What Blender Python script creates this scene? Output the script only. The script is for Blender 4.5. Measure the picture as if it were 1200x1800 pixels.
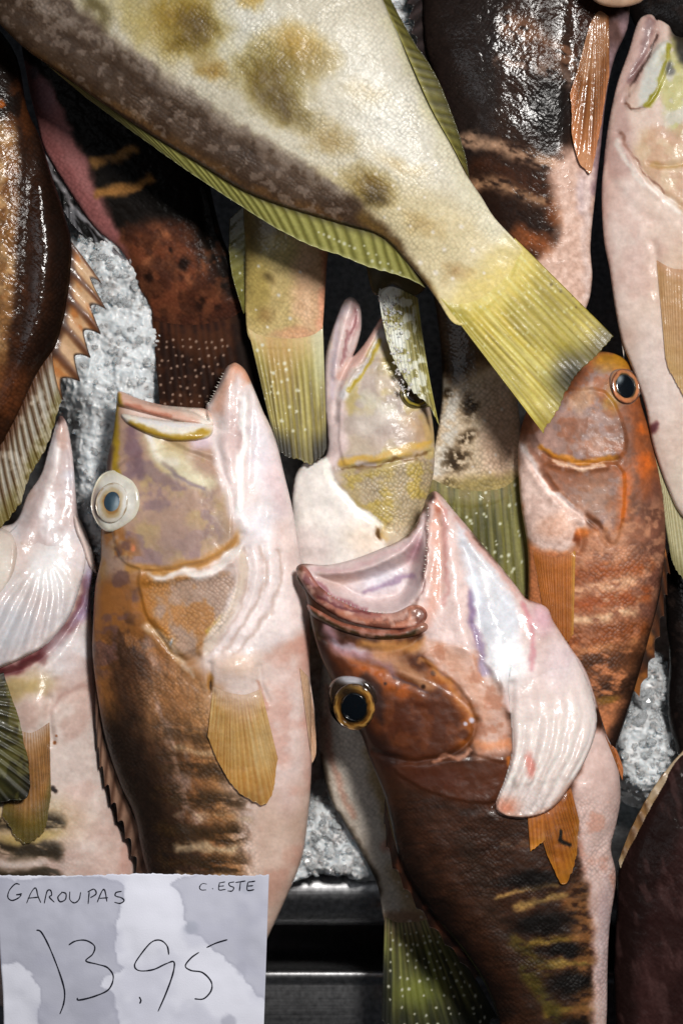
import bpy, math, random
import numpy as np

# ---------------------------------------------------------------- camera, world, lamps, exposure
SC = bpy.context.scene
for _o in list(bpy.data.objects):
    bpy.data.objects.remove(_o)
COL = SC.collection
S = 0.0004            # metres on the table for one unit of the layout drawing (1200 x 1800)
D = 2.5               # camera height above the ice
cam_d = bpy.data.cameras.new('camera')
cam = bpy.data.objects.new('camera', cam_d)
COL.objects.link(cam)
cam.location = (0, 0, D)
cam_d.sensor_fit = 'VERTICAL'
cam_d.sensor_height = 36
cam_d.lens = 36 * D / (1800 * S)
cam_d.clip_end = 50
cam_d.dof.use_dof = True
cam_d.dof.focus_distance = D - 0.095
cam_d.dof.aperture_fstop = 6.3
SC.camera = cam
W = bpy.data.worlds.new('World')
SC.world = W
W.use_nodes = True
W.node_tree.nodes['Background'].inputs[0].default_value = (0.55, 0.6, 0.7, 1)
W.node_tree.nodes['Background'].inputs[1].default_value = 0.02
SC.view_settings.view_transform = 'Standard'
SC.view_settings.look = 'None'
SC.view_settings.exposure = 0.0
SC.view_settings.gamma = 1.0
SC.view_settings.use_curve_mapping = False
SC.cycles.use_denoising = True
SC.cycles.max_bounces = 6


def area_lamp(name, loc, target, sx, sy, power, col, spread=180):
    l = bpy.data.lights.new(name, 'AREA')
    l.shape = 'RECTANGLE'
    l.size, l.size_y = sx, sy
    l.energy = power
    l.color = col
    l.spread = math.radians(spread)
    o = bpy.data.objects.new(name, l)
    COL.objects.link(o)
    o.location = loc
    import mathutils
    d = mathutils.Vector(target) - mathutils.Vector(loc)
    o.rotation_euler = d.to_track_quat('-Z', 'Y').to_euler()
    return o


area_lamp('market_lamp', (0.42, 0.52, 1.42), (0.03, -0.02, 0.05), 0.30, 0.24, 5.3, (1.0, 0.97, 0.93), 78)
area_lamp('ceiling_panel', (-0.75, 0.25, 1.6), (0.0, 0.0, 0.05), 0.5, 0.9, 1.3, (0.93, 0.96, 1.0), 130)  # soft fill added from the left, no seen lamp

# ---------------------------------------------------------------- numeric helpers


def sm(a, b, x):
    t = np.clip((x - a) / (b - a + 1e-12), 0, 1)
    return t * t * (3 - 2 * t)


def _hash(ix, iy, seed):
    n = (ix.astype(np.int64) * 374761393 + iy.astype(np.int64) * 668265263 + seed * 974634721) & 0xffffffff
    n = ((n ^ (n >> 13)) * 1274126177) & 0xffffffff
    n = n ^ (n >> 16)
    return (n & 0xffffff) / float(0xffffff)


def vnoise(x, y, seed=0):
    ix, iy = np.floor(x), np.floor(y)
    fx, fy = x - ix, y - iy
    fx = fx * fx * fx * (fx * (fx * 6 - 15) + 10)
    fy = fy * fy * fy * (fy * (fy * 6 - 15) + 10)
    a, b = _hash(ix, iy, seed), _hash(ix + 1, iy, seed)
    c, d = _hash(ix, iy + 1, seed), _hash(ix + 1, iy + 1, seed)
    return (a * (1 - fx) + b * fx) * (1 - fy) + (c * (1 - fx) + d * fx) * fy


def fbm(x, y, scale, octv=4, seed=0, ang=0.0, stretch=1.0):
    if ang or stretch != 1.0:
        ca, sa = math.cos(ang), math.sin(ang)
        x, y = (x * ca + y * sa) / stretch, (-x * sa + y * ca)
    t, amp, tot = 0, 1.0, 0.0
    f = 1.0 / scale
    for o in range(octv):
        t = t + amp * vnoise(x * f + 17.3 * o, y * f - 9.1 * o, seed + o * 101)
        tot += amp
        amp *= 0.5
        f *= 2.03
    return t / tot


def smooth_line(pts, n=5, closed=False):
    p = np.array(pts, float)
    m = len(p)
    out = []
    rng = range(m) if closed else range(m - 1)
    for i in rng:
        if closed:
            a, b, c, d = p[(i - 1) % m], p[i], p[(i + 1) % m], p[(i + 2) % m]
        else:
            a, b, c, d = p[max(i - 1, 0)], p[i], p[i + 1], p[min(i + 2, m - 1)]
        for k in range(n):
            t = k / n
            out.append(0.5 * ((2 * b) + (c - a) * t + (2 * a - 5 * b + 4 * c - d) * t * t + (3 * b - a - 3 * c + d) * t ** 3))
    if not closed:
        out.append(p[-1])
    return np.array(out)


def seg_dist(L, x, y, closed=False, want_point=False):
    """distance of points to a polyline; sign by crossing when closed (negative inside)"""
    best = np.full(x.shape, 1e18)
    bx = by = None
    if want_point:
        bx, by = np.zeros_like(x), np.zeros_like(x)
    ins = np.zeros(x.shape, bool)
    m = len(L)
    for i in range(m if closed else m - 1):
        ax, ay = L[i]
        cx, cy = L[(i + 1) % m]
        dx, dy = cx - ax, cy - ay
        ll = dx * dx + dy * dy
        if ll < 1e-9:
            continue
        t = np.clip(((x - ax) * dx + (y - ay) * dy) / ll, 0, 1)
        qx, qy = ax + t * dx, ay + t * dy
        d = (x - qx) ** 2 + (y - qy) ** 2
        k = d < best
        best = np.where(k, d, best)
        if want_point:
            bx = np.where(k, qx, bx)
            by = np.where(k, qy, by)
        if closed:
            c = ((ay > y) != (cy > y)) & (x < (cx - ax) * (y - ay) / (cy - ay + 1e-15) + ax)
            ins ^= c
    d = np.sqrt(best)
    if closed:
        d = np.where(ins, -d, d)
    return (d, bx, by) if want_point else d


def poisson(mask, g):
    H, Wd = mask.shape
    if min(H, Wd) < 14:
        phi = np.zeros(mask.shape)
        it = 220
    else:
        mc = mask[::2, ::2]
        pc = poisson(mc, g * 2)
        phi = np.repeat(np.repeat(pc, 2, 0), 2, 1)[:H, :Wd]
        it = 70
    mf = mask.astype(float)
    phi = phi * mf
    for _ in range(it):
        p = np.pad(phi, 1)
        phi = mf * (0.25 * (p[:-2, 1:-1] + p[2:, 1:-1] + p[1:-1, :-2] + p[1:-1, 2:]) + g * g * 0.25)
    return phi


def blur(a, n=1):
    for _ in range(n):
        p = np.pad(a, 1, mode='edge')
        a = (p[:-2, 1:-1] + p[2:, 1:-1] + p[1:-1, :-2] + p[1:-1, 2:] + 4 * p[1:-1, 1:-1]) / 8
    return a


def lin(c):
    c = np.asarray(c, float)
    return np.where(c <= 0.04045, c / 12.92, ((c + 0.055) / 1.055) ** 2.4)


# ---------------------------------------------------------------- painting of a skin's own colours, with some shade and sheen
class Paint:
    def __init__(s, X, Y, seed=0, u=None, v=None):
        s.X, s.Y, s.seed, s.u, s.v = X, Y, seed, u, v
        s.c = np.zeros(X.shape + (3,)) + 0.5
        s.scl = np.zeros(X.shape)
        s.wet = np.zeros(X.shape) + 0.5
        s.W(6, 28)

    def W(s, amp, scale=28):
        k = s.seed * 7 + int(scale)
        s.x = s.X + amp * 2.4 * (fbm(s.X, s.Y, scale, 4, k) - 0.5)
        s.y = s.Y + amp * 2.4 * (fbm(s.X, s.Y, scale, 4, k + 55) - 0.5)

    def mix(s, m, c):
        c = np.array(c, float) / 255.0
        s.c += (c - s.c) * np.clip(m, 0, 1)[..., None]
        return m

    def fill(s, c):
        s.c[...] = np.array(c, float) / 255.0

    def m_blob(s, x, y, rx, ry, ang=0, soft=0.6):
        a = math.radians(ang)
        dx, dy = s.x - x, s.y - y
        p, q = dx * math.cos(a) + dy * math.sin(a), -dx * math.sin(a) + dy * math.cos(a)
        r = np.sqrt((p / rx) ** 2 + (q / ry) ** 2)
        return 1 - sm(1 - soft, 1 + soft * 0.5, r)

    def blob(s, x, y, rx, ry, c, a=1.0, ang=0, soft=0.6, m=1.0):
        return s.mix(s.m_blob(x, y, rx, ry, ang, soft) * a * m, c)

    def m_stroke(s, pts, w, soft=0.6):
        L = smooth_line(pts, 4) if len(pts) > 2 else np.array(pts, float)
        out = np.zeros(s.x.shape)
        b = (s.x > L[:, 0].min() - w * 1.6) & (s.x < L[:, 0].max() + w * 1.6) & (s.y > L[:, 1].min() - w * 1.6) & (s.y < L[:, 1].max() + w * 1.6)
        if b.any():
            d = seg_dist(L, s.x[b], s.y[b])
            out[b] = 1 - sm(w * (1 - soft), w * (1 + soft * 0.5), d)
        return out

    def stroke(s, pts, w, c, a=1.0, soft=0.6, m=1.0):
        return s.mix(s.m_stroke(pts, w, soft) * a * m, c)

    def m_poly(s, pts, soft=8):
        L = smooth_line(pts, 3, True)
        d = seg_dist(L, s.x, s.y, True)
        return 1 - sm(-soft, soft, d)

    def poly(s, pts, c, a=1.0, soft=8, m=1.0):
        return s.mix(s.m_poly(pts, soft) * a * m, c)

    def m_noise(s, scale, thr=0.5, soft=0.1, seed=0, ang=0.0, stretch=1.0, octv=4):
        return sm(thr - soft, thr + soft, fbm(s.X, s.Y, scale, octv, seed + s.seed * 31, math.radians(ang), stretch))

    def noise(s, c, scale, thr=0.5, soft=0.1, a=1.0, m=1.0, seed=0, ang=0.0, stretch=1.0):
        return s.mix(s.m_noise(scale, thr, soft, seed, ang, stretch) * a * m, c)

    def shade(s, scale, amt, seed=0, ang=0.0, stretch=1.0, m=1.0):
        """pigment variation: multiply by 1 +- amt"""
        n = fbm(s.X, s.Y, scale, 4, seed + s.seed * 17, math.radians(ang), stretch)
        s.c *= (1 + amt * 2 * (n - 0.5) * m)[..., None] if not np.isscalar(m) or m != 1.0 else (1 + amt * 2 * (n - 0.5))[..., None]

    def streak(s, c, a=1.0, freq=60, thr=0.55, soft=0.12, seed=0, m=1.0):
        """pigment lines running along the fin's rays"""
        n = fbm(s.u * freq, s.v * 2.2, 1.0, 3, seed + s.seed)
        return s.mix(sm(thr - soft, thr + soft, n) * a * m, c)

    def dots(s, pts, r, c, a=1.0):
        for i, (x, y) in enumerate(pts):
            rr = r * (0.7 + 0.6 * ((i * 37 % 11) / 10.0))
            b = (abs(s.X - x) < 2 * rr) & (abs(s.Y - y) < 2 * rr)
            if b.any():
                d = np.hypot(s.X[b] - x, s.Y[b] - y)
                mm = (1 - sm(rr * 0.4, rr * 1.3, d)) * a
                cc = s.c[b]
                s.c[b] = cc + (np.array(c, float) / 255.0 - cc) * mm[:, None]


class Relief:
    def __init__(s, X, Y, h, d, seed):
        s.X, s.Y, s.h, s.d, s.seed = X, Y, h, d, seed
        s.edge = sm(1, 9, d)
        s.x = X + 5 * (fbm(X, Y, 30, 3, seed + 5) - 0.5)
        s.y = Y + 5 * (fbm(X, Y, 30, 3, seed + 6) - 0.5)

    def ridge(s, pts, w, amt):
        L = smooth_line(pts, 4) if len(pts) > 2 else np.array(pts, float)
        b = (s.x > L[:, 0].min() - w * 3) & (s.x < L[:, 0].max() + w * 3) & (s.y > L[:, 1].min() - w * 3) & (s.y < L[:, 1].max() + w * 3)
        if b.any():
            d = seg_dist(L, s.x[b], s.y[b])
            s.h[b] += amt * np.exp(-(d / w) ** 2) * s.edge[b]

    def groove(s, pts, w, amt):
        s.ridge(pts, w, -0.72 * amt)

    def plate(s, pts, amt, soft=6):
        """raise (or sink) a region with a soft rim"""
        L = smooth_line(pts, 3, True)
        d = seg_dist(L, s.x, s.y, True)
        s.h += amt * (1 - sm(-soft, soft * 0.3, d)) * s.edge

    def step(s, pts, amt, fall):
        """a lid's edge: full height at the line, dying away inside the region"""
        L = smooth_line(pts, 3, True)
        d = -seg_dist(L, s.x, s.y, True)
        s.h += 0.55 * amt * sm(-2.5, 3.5, d) * np.exp(-np.maximum(d, 0) / fall) * s.edge

    def dome(s, x, y, rx, ry, amt, ang=0):
        a = math.radians(ang)
        dx, dy = s.X - x, s.Y - y
        p, q = dx * math.cos(a) + dy * math.sin(a), -dx * math.sin(a) + dy * math.cos(a)
        s.h += amt * np.exp(-((p / rx) ** 2 + (q / ry) ** 2)) * s.edge

    def taper(s, a, b, end=0.15):
        """thin the body from point a down to the fin root at b"""
        dx, dy = b[0] - a[0], b[1] - a[1]
        t = ((s.X - a[0]) * dx + (s.Y - a[1]) * dy) / (dx * dx + dy * dy)
        s.h *= 1 - (1 - end) * sm(0, 1, t)

    def noise(s, scale, amt, seed=0, ang=0, stretch=1.0):
        s.h += amt * 2 * (fbm(s.X, s.Y, scale, 3, seed + s.seed, math.radians(ang), stretch) - 0.5) * s.edge


# ---------------------------------------------------------------- mesh output
def make_mesh(name, V, F4, mat, parent=None, loc=(0, 0, 0), col=None, scl=None, wet=None, smooth=True, origin=None, grade=1.2):
    me = bpy.data.meshes.new(name)
    V = np.asarray(V, np.float32)
    org = np.array(origin if origin is not None else loc, np.float32)
    V = V - org
    F4 = np.asarray(F4, np.int32)
    k = F4.shape[1]
    me.vertices.add(len(V))
    me.vertices.foreach_set('co', V.ravel())
    me.loops.add(F4.size)
    me.loops.foreach_set('vertex_index', F4.ravel())
    me.polygons.add(len(F4))
    me.polygons.foreach_set('loop_start', np.arange(0, F4.size, k, dtype=np.int32))
    me.update(calc_edges=True)
    me.validate()
    me.polygons.foreach_set('use_smooth', np.full(len(me.polygons), smooth))
    if col is not None:
        a = me.color_attributes.new('skin_colour', 'FLOAT_COLOR', 'POINT')
        buf = np.ones((len(V), 4), np.float32)
        cc = np.clip(col, 0, 1)
        if grade != 1.0:                      # contrast curve put into the skin colours: deeper darks, less pink in the pale parts
            lum = cc.mean(1, keepdims=True)
            cc = lum + (cc - lum) * (0.9 - 0.3 * sm(0.62, 0.85, lum))
            cc = cc ** grade
        buf[:, :3] = lin(cc)
        a.data.foreach_set('color', buf.ravel())
    for nm, arr in (('scales', scl), ('wet', wet)):
        if arr is not None:
            a = me.attributes.new(nm, 'FLOAT', 'POINT')
            a.data.foreach_set('value', np.asarray(arr, np.float32))
    me.materials.append(mat)
    o = bpy.data.objects.new(name, me)
    COL.objects.link(o)
    if parent is not None:
        o.parent = parent
        o.location = (0, 0, 0)
    else:
        o.location = loc
    return o


# ---------------------------------------------------------------- materials
def nodes_of(m):
    m.use_nodes = True
    nt = m.node_tree
    return nt, nt.nodes, nt.links, nt.nodes['Principled BSDF']


def skin_material(name, rough=0.42, coat=0.55, film=0.35, scale_size=0.0026, sss=0.12, stretch=(1, 1, 1), grain=0.12, spec=0.3, croug=0.1, alpha=1.0, wave=150):
    m = bpy.data.materials.new(name)
    nt, N, L, b = nodes_of(m)
    at = N.new('ShaderNodeAttribute'); at.attribute_name = 'skin_colour'
    asc = N.new('ShaderNodeAttribute'); asc.attribute_name = 'scales'
    awt = N.new('ShaderNodeAttribute'); awt.attribute_name = 'wet'
    tc = N.new('ShaderNodeTexCoord')
    mp = N.new('ShaderNodeMapping'); mp.inputs['Scale'].default_value = stretch; mp.inputs['Rotation'].default_value = (0, 0, math.radians(40))
    L.new(tc.outputs['Object'], mp.inputs['Vector'])
    vo = N.new('ShaderNodeTexVoronoi'); vo.feature = 'F1'; vo.voronoi_dimensions = '2D'; vo.inputs['Scale'].default_value = 1 / scale_size
    vo.inputs['Randomness'].default_value = 0.55
    nd = N.new('ShaderNodeTexNoise'); nd.inputs['Scale'].default_value = 70; nd.inputs['Detail'].default_value = 2
    L.new(tc.outputs['Object'], nd.inputs['Vector'])
    dv = N.new('ShaderNodeVectorMath'); dv.operation = 'MULTIPLY_ADD'; dv.inputs[1].default_value = (0.006, 0.006, 0.0)
    L.new(nd.outputs['Color'], dv.inputs[0]); L.new(mp.outputs[0], dv.inputs[2])
    L.new(dv.outputs[0], vo.inputs['Vector'])
    nm = N.new('ShaderNodeMapRange'); nm.inputs[1].default_value = 0.38; nm.inputs[2].default_value = 0.66; nm.inputs[3].default_value = 0.35; nm.inputs[4].default_value = 1.0
    np_ = N.new('ShaderNodeTexNoise'); np_.inputs['Scale'].default_value = 38; np_.inputs['Detail'].default_value = 3
    L.new(tc.outputs['Object'], np_.inputs['Vector']); L.new(np_.outputs['Fac'], nm.inputs[0])
    sx = N.new('ShaderNodeMath'); sx.operation = 'MULTIPLY'
    L.new(nm.outputs[0], sx.inputs[0]); L.new(asc.outputs['Fac'], sx.inputs[1])
    n1 = N.new('ShaderNodeTexNoise'); n1.inputs['Scale'].default_value = 420; n1.inputs['Detail'].default_value = 4
    L.new(tc.outputs['Object'], n1.inputs['Vector'])
    n2 = N.new('ShaderNodeTexNoise'); n2.inputs['Scale'].default_value = wave; n2.inputs['Detail'].default_value = 3
    n2.inputs['Distortion'].default_value = 0.8
    L.new(tc.outputs['Object'], n2.inputs['Vector'])
    # colour: fine grain, and a little darker where two scales meet
    g = N.new('ShaderNodeMapRange'); g.inputs[1].default_value = 0.3; g.inputs[2].default_value = 0.7
    g.inputs[3].default_value = 1 - grain; g.inputs[4].default_value = 1 + grain
    L.new(n1.outputs['Fac'], g.inputs[0])
    sd = N.new('ShaderNodeMapRange'); sd.inputs[1].default_value = 0.15; sd.inputs[2].default_value = 0.75
    sd.inputs[3].default_value = 0.22; sd.inputs[4].default_value = -0.42
    L.new(vo.outputs['Distance'], sd.inputs[0])
    ms = N.new('ShaderNodeMath'); ms.operation = 'MULTIPLY'
    L.new(sd.outputs[0], ms.inputs[0]); L.new(sx.outputs[0], ms.inputs[1])
    ad = N.new('ShaderNodeMath'); ad.operation = 'ADD'
    L.new(g.outputs[0], ad.inputs[0]); L.new(ms.outputs[0], ad.inputs[1])
    vm = N.new('ShaderNodeVectorMath'); vm.operation = 'SCALE'
    L.new(at.outputs['Color'], vm.inputs[0]); L.new(ad.outputs[0], vm.inputs['Scale'])
    L.new(vm.outputs[0], b.inputs['Base Color'])
    # relief
    inv = N.new('ShaderNodeMath'); inv.operation = 'MULTIPLY'
    neg = N.new('ShaderNodeMath'); neg.operation = 'MULTIPLY'; neg.inputs[1].default_value = -1
    L.new(vo.outputs['Distance'], neg.inputs[0])
    L.new(neg.outputs[0], inv.inputs[0]); L.new(sx.outputs[0], inv.inputs[1])
    hs = N.new('ShaderNodeMath'); hs.operation = 'MULTIPLY_ADD'; hs.inputs[1].default_value = 0.25
    L.new(n1.outputs['Fac'], hs.inputs[0]); L.new(inv.outputs[0], hs.inputs[2])
    bp = N.new('ShaderNodeBump'); bp.inputs['Strength'].default_value = 0.65; bp.inputs['Distance'].default_value = 0.0007
    L.new(hs.outputs[0], bp.inputs['Height'])
    L.new(bp.outputs[0], b.inputs['Normal'])
    # the wet film on top
    h2 = N.new('ShaderNodeMath'); h2.operation = 'MULTIPLY_ADD'; h2.inputs[1].default_value = 0.45
    L.new(inv.outputs[0], h2.inputs[0]); L.new(n2.outputs['Fac'], h2.inputs[2])
    bc = N.new('ShaderNodeBump'); bc.inputs['Strength'].default_value = film; bc.inputs['Distance'].default_value = 0.0022
    L.new(h2.outputs[0], bc.inputs['Height'])
    L.new(bc.outputs[0], b.inputs['Coat Normal'])
    cw = N.new('ShaderNodeMath'); cw.operation = 'MULTIPLY'; cw.inputs[1].default_value = coat * 2
    L.new(awt.outputs['Fac'], cw.inputs[0])
    L.new(cw.outputs[0], b.inputs['Coat Weight'])
    b.inputs['Coat Roughness'].default_value = croug
    b.inputs['Alpha'].default_value = alpha
    b.inputs['Roughness'].default_value = rough
    b.inputs['Specular IOR Level'].default_value = spec
    b.inputs['Subsurface Weight'].default_value = sss
    b.inputs['Subsurface Radius'].default_value = (1.0, 0.45, 0.3)
    b.inputs['Subsurface Scale'].default_value = 0.004
    return m


def plain_material(name, col, rough=0.4, metal=0.0, coat=0.0, spec=0.5):
    m = bpy.data.materials.new(name)
    nt, N, L, b = nodes_of(m)
    c = lin(np.array(col) / 255.0)
    tc = N.new('ShaderNodeTexCoord')
    n1 = N.new('ShaderNodeTexNoise'); n1.inputs['Scale'].default_value = 220; n1.inputs['Detail'].default_value = 4
    L.new(tc.outputs['Object'], n1.inputs['Vector'])
    r = N.new('ShaderNodeValToRGB')
    r.color_ramp.elements[0].position = 0.3
    r.color_ramp.elements[0].color = (*(c * 0.8), 1)
    r.color_ramp.elements[1].position = 0.7
    r.color_ramp.elements[1].color = (*np.clip(c * 1.15, 0, 1), 1)
    L.new(n1.outputs['Fac'], r.inputs['Fac'])
    L.new(r.outputs[0], b.inputs['Base Color'])
    b.inputs['Roughness'].default_value = rough
    b.inputs['Metallic'].default_value = metal
    b.inputs['Coat Weight'].default_value = coat
    b.inputs['Coat Roughness'].default_value = 0.04
    b.inputs['Specular IOR Level'].default_value = spec
    return m


M_PALE = skin_material('pale_wet_skin', 0.44, 0.26, 0.20, 0.0026, 0.22, grain=0.06)
M_SCALED = skin_material('scaled_wet_skin', 0.48, 0.22, 0.22, 0.0027, 0.08)
M_DARK = skin_material('dark_wet_skin', 0.55, 0.42, 0.20, 0.0027, 0.03, spec=0.05, croug=0.13, wave=260)
M_FIN = skin_material('fin_membrane', 0.48, 0.22, 0.2, 0.002, 0.12, grain=0.1)
M_FINTHIN = skin_material('thin_fin_membrane', 0.46, 0.22, 0.2, 0.002, 0.1, grain=0.1, alpha=0.66)
M_EYEWHITE = skin_material('eye_jelly', 0.2, 0.6, 0.05, 0.002, 0.2, grain=0.04)
M_PUPIL = plain_material('eye_pupil', (16, 22, 28), 0.08, 0, 1.0)


def wpos(px, py, z, zb):
    k = (D - zb) / D
    return np.stack([(px - 600) * S * k, (900 - py) * S * k, z], -1)


# ---------------------------------------------------------------- a fish
class Fish:
    def __init__(s, label, z0, c=(600, 900), gx=0.0, gy=0.0, seed=1, group=None, name='fish'):
        s.z0, s.c, s.gx, s.gy, s.seed = z0, c, gx, gy, seed
        s.loc = wpos(np.array(c[0] * 1.0), np.array(c[1] * 1.0), np.array(z0 * 1.0), z0)
        s.root = bpy.data.objects.new(name, None)
        COL.objects.link(s.root)
        s.root.location = s.loc
        s.root.empty_display_size = 0.05
        s.root['label'] = label
        s.root['category'] = 'fish'
        s.root['group'] = group or 'groupers laid out for sale'
        s.B = None

    def zb(s, x, y):
        return s.z0 + s.gx * (x - s.c[0]) + s.gy * (y - s.c[1])

    def surf(s, x, y):
        """height (layout units) of the body's upper skin over the fish's mid plane"""
        b = s.B
        if b is None:
            return np.zeros(np.shape(x))
        fx = np.clip((x - b['x0']) / b['g'], 0, b['h'].shape[1] - 1.001)
        fy = np.clip((y - b['y0']) / b['g'], 0, b['h'].shape[0] - 1.001)
        ix, iy = fx.astype(int), fy.astype(int)
        tx, ty = fx - ix, fy - iy
        h = b['h']
        return (h[iy, ix] * (1 - tx) + h[iy, ix + 1] * tx) * (1 - ty) + (h[iy + 1, ix] * (1 - tx) + h[iy + 1, ix + 1] * tx) * ty

    def shape(s, name, layers, relief=None, paint=None, mat=None, g=2.2, under=0.75, on=False, lift=0.0, parent=None, power=1.0, wet=0.5):
        """closed skin over one or more outlines. layers: (outline, fullness, raise). on=True lays it over the body."""
        Ls = [smooth_line(l[0], 5, True) for l in layers]
        allp = np.concatenate(Ls)
        x0, y0 = allp.min(0) - 2 * g
        x1, y1 = allp.max(0) + 2 * g
        xs, ys = np.arange(x0, x1 + g, g), np.arange(y0, y1 + g, g)
        X, Y = np.meshgrid(xs, ys)
        sd = np.full(X.shape, 1e9)
        bx, by = X.copy(), Y.copy()
        hs = []
        for (o, fl, rz), L in zip(layers, Ls):
            d, qx, qy = seg_dist(L, X, Y, True, True)
            k = d < sd
            sd = np.where(k, d, sd)
            bx, by = np.where(k, qx, bx), np.where(k, qy, by)
            mask = d < 0
            ph = poisson(mask, g)
            di = np.maximum(-d, g * 0.4)
            q = np.where(mask, ph / di, 0)
            # spread the ratio outwards before smoothing so that the rim stays clean
            wgt = mask.astype(float)
            q = blur(q * wgt, 3) / np.maximum(blur(wgt, 3), 0.05)
            h = np.where(mask, np.sqrt(2 * np.maximum(q, 0) * np.maximum(-d, 0)), 0) * fl
            if power != 1.0:
                hm = h.max()
                h = hm * (h / hm) ** power
            if len(hs) or rz:
                h = np.where(mask, h + rz * sm(0, 7, -d), 0)
            hs.append(h)
        h = hs[0]
        for q in hs[1:]:
            h = np.maximum(h, q)
        d_in = np.maximum(-sd, 0)
        under_h = h.copy()
        if relief:
            R = Relief(X, Y, h, d_in, s.seed)
            relief(R)
            h = R.h
        inside = sd < -0.35 * g
        h = np.where(inside, np.maximum(h, -0.62 * under_h if not on else -50), 0)
        base = 0
        if on:
            pass
        else:
            s.B = dict(x0=x0, y0=y0, g=g, h=h)
        cell = inside[:-1, :-1] | inside[1:, :-1] | inside[:-1, 1:] | inside[1:, 1:]
        used = np.zeros(X.shape, bool)
        used[:-1, :-1] |= cell; used[1:, :-1] |= cell; used[:-1, 1:] |= cell; used[1:, 1:] |= cell
        rim = used & ~inside
        PX, PY = np.where(rim, bx, X), np.where(rim, by, Y)
        if on:
            base = s.surf(PX, PY)
            lf = lift(PX, PY) if callable(lift) else lift
            if callable(lift):
                h = h * np.clip(lf / 9.0, 0.0, 1)
            lr = np.where(np.asarray(lf) > 0, lf * 0.25, lf)
            ztop = base + np.where(rim, lr, np.where(np.asarray(lf) > 0, lf * sm(0, 5, d_in), lf) + h)
            zbot = base + np.where(rim, lr, -5.0)
        else:
            ztop = h
            zbot = -np.where(inside, under_h, 0) * under
        zb = s.zb(PX, PY)
        idt = -np.ones(X.shape, int)
        idt[used] = np.arange(used.sum())
        nt = used.sum()
        idb = idt.copy()
        idb[inside] = nt + np.arange(inside.sum())
        Vt = wpos(PX[used], PY[used], zb[used] + S * ztop[used], zb[used])
        Vb = wpos(PX[inside], PY[inside], zb[inside] + S * zbot[inside], zb[inside])
        cy, cx = np.nonzero(cell)
        def quads(I, flip):
            q = np.stack([I[cy, cx], I[cy + 1, cx], I[cy + 1, cx + 1], I[cy, cx + 1]], -1)
            return q[:, ::-1] if flip else q
        F = np.concatenate([quads(idt, False), quads(idb, True)])
        # cells whose four corners all lie on the rim would give a doubled face
        P = Paint(np.concatenate([PX[used], PX[inside]]), np.concatenate([PY[used], PY[inside]]), s.seed)
        P.wet[:] = wet
        if paint:
            paint(P)
        # outwards when seen from above is counter-clockwise: y runs down in the drawing
        return make_mesh(name, np.concatenate([Vt, Vb]), F, mat or M_PALE, parent or s.root, origin=s.loc,
                         col=P.c, scl=P.scl, wet=P.wet)

    def fin(s, name, base, tip, rays=14, paint=None, mat=None, lift=(0, 0), on=True, notch=0.03, ridge=1.2, thick=1.2, step=2.2,
            bow=0.0, spiny=False, parent=None, wave=0.0, wet=0.35, seed=0, jag=0.03, emerge=0.0):
        Bl, Tl = smooth_line(base, 6), smooth_line(tip, 6)
        def resample(L, n):
            q = np.concatenate([[0], np.cumsum(np.hypot(*np.diff(L, axis=0).T))])
            t = np.linspace(0, q[-1], n)
            return np.stack([np.interp(t, q, L[:, 0]), np.interp(t, q, L[:, 1])], -1)
        ln = max(np.hypot(*np.diff(Bl, axis=0).T).sum(), np.hypot(*np.diff(Tl, axis=0).T).sum())
        nu = int(max(rays * 6, min(ln / step, 340)))
        Bp, Tp = resample(Bl, nu), resample(Tl, nu)
        lv = np.hypot(*(Tp - Bp).T).max()
        nv = int(max(8, min(lv / step, 260)))
        u = np.linspace(0, 1, nu)[:, None] * np.ones((1, nv))
        v = np.ones((nu, 1)) * np.linspace(0, 1, nv)[None]
        ph = u * rays
        if not spiny:
            ph = ph + 0.75 * (vnoise(u * rays * 0.55, 0 * u, seed + s.seed) - 0.5) * sm(0, 0.08, u) * sm(0, 0.08, 1 - u) + 0.10 * (fbm(u * 9, v * 2.5, 1.0, 2, seed) - 0.5)
        ray = 0.5 + 0.5 * np.cos(2 * math.pi * ph)           # 1 on a ray
        rn = vnoise(u * rays * 0.9, np.zeros_like(ph), seed + s.seed)
        if spiny:
            fr = abs(((ph) % 1) - 0.5) * 2                    # 1 at a ray
            ext = 1 - notch * (1 - fr ** 1.5)
        else:
            ext = 1 - 0.4 * notch * (1 - ray) - jag * 2 * rn
        ve = v * ext
        X = Bp[:, None, 0] + (Tp - Bp)[:, None, 0] * ve
        Y = Bp[:, None, 1] + (Tp - Bp)[:, None, 1] * ve
        dv = (Tp - Bp)
        nx, ny = -dv[:, 1], dv[:, 0]
        X = X + bow * nx[:, None] * (ve * (1 - ve))
        Y = Y + bow * ny[:, None] * (ve * (1 - ve))
        sm_w = np.sin(math.pi * np.clip(u, 0, 1)) ** 0.35
        split = 0.5 + 0.5 * np.cos(2 * math.pi * ph * 2 + 1.0)
        hz = lift[0] + (lift[1] - lift[0]) * ve ** 1.2
        hz = hz + ridge * (ray * (1 - 0.35 * ve) + 0.45 * split * sm(0.35, 0.8, ve)) * sm_w * (sm(0.04, 0.35, ve) if on else 1.0)
        if emerge:
            hz = hz + emerge * sm(0.0, 0.16, ve)
        hz = hz + wave * (fbm(X, Y, 70, 2, seed + 3) - 0.5) * 2 * ve
        if on:
            hz = hz + s.surf(X, Y)
        zb = s.zb(X, Y)
        th = thick * (1 - 0.6 * ve) * (0.25 + 0.75 * sm_w)
        Vt = wpos(X, Y, zb + S * (hz + th * 0.5), zb).reshape(-1, 3)
        Vb = wpos(X, Y, zb + S * (hz - th * 0.5), zb).reshape(-1, 3)
        I = np.arange(nu * nv).reshape(nu, nv)
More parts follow.
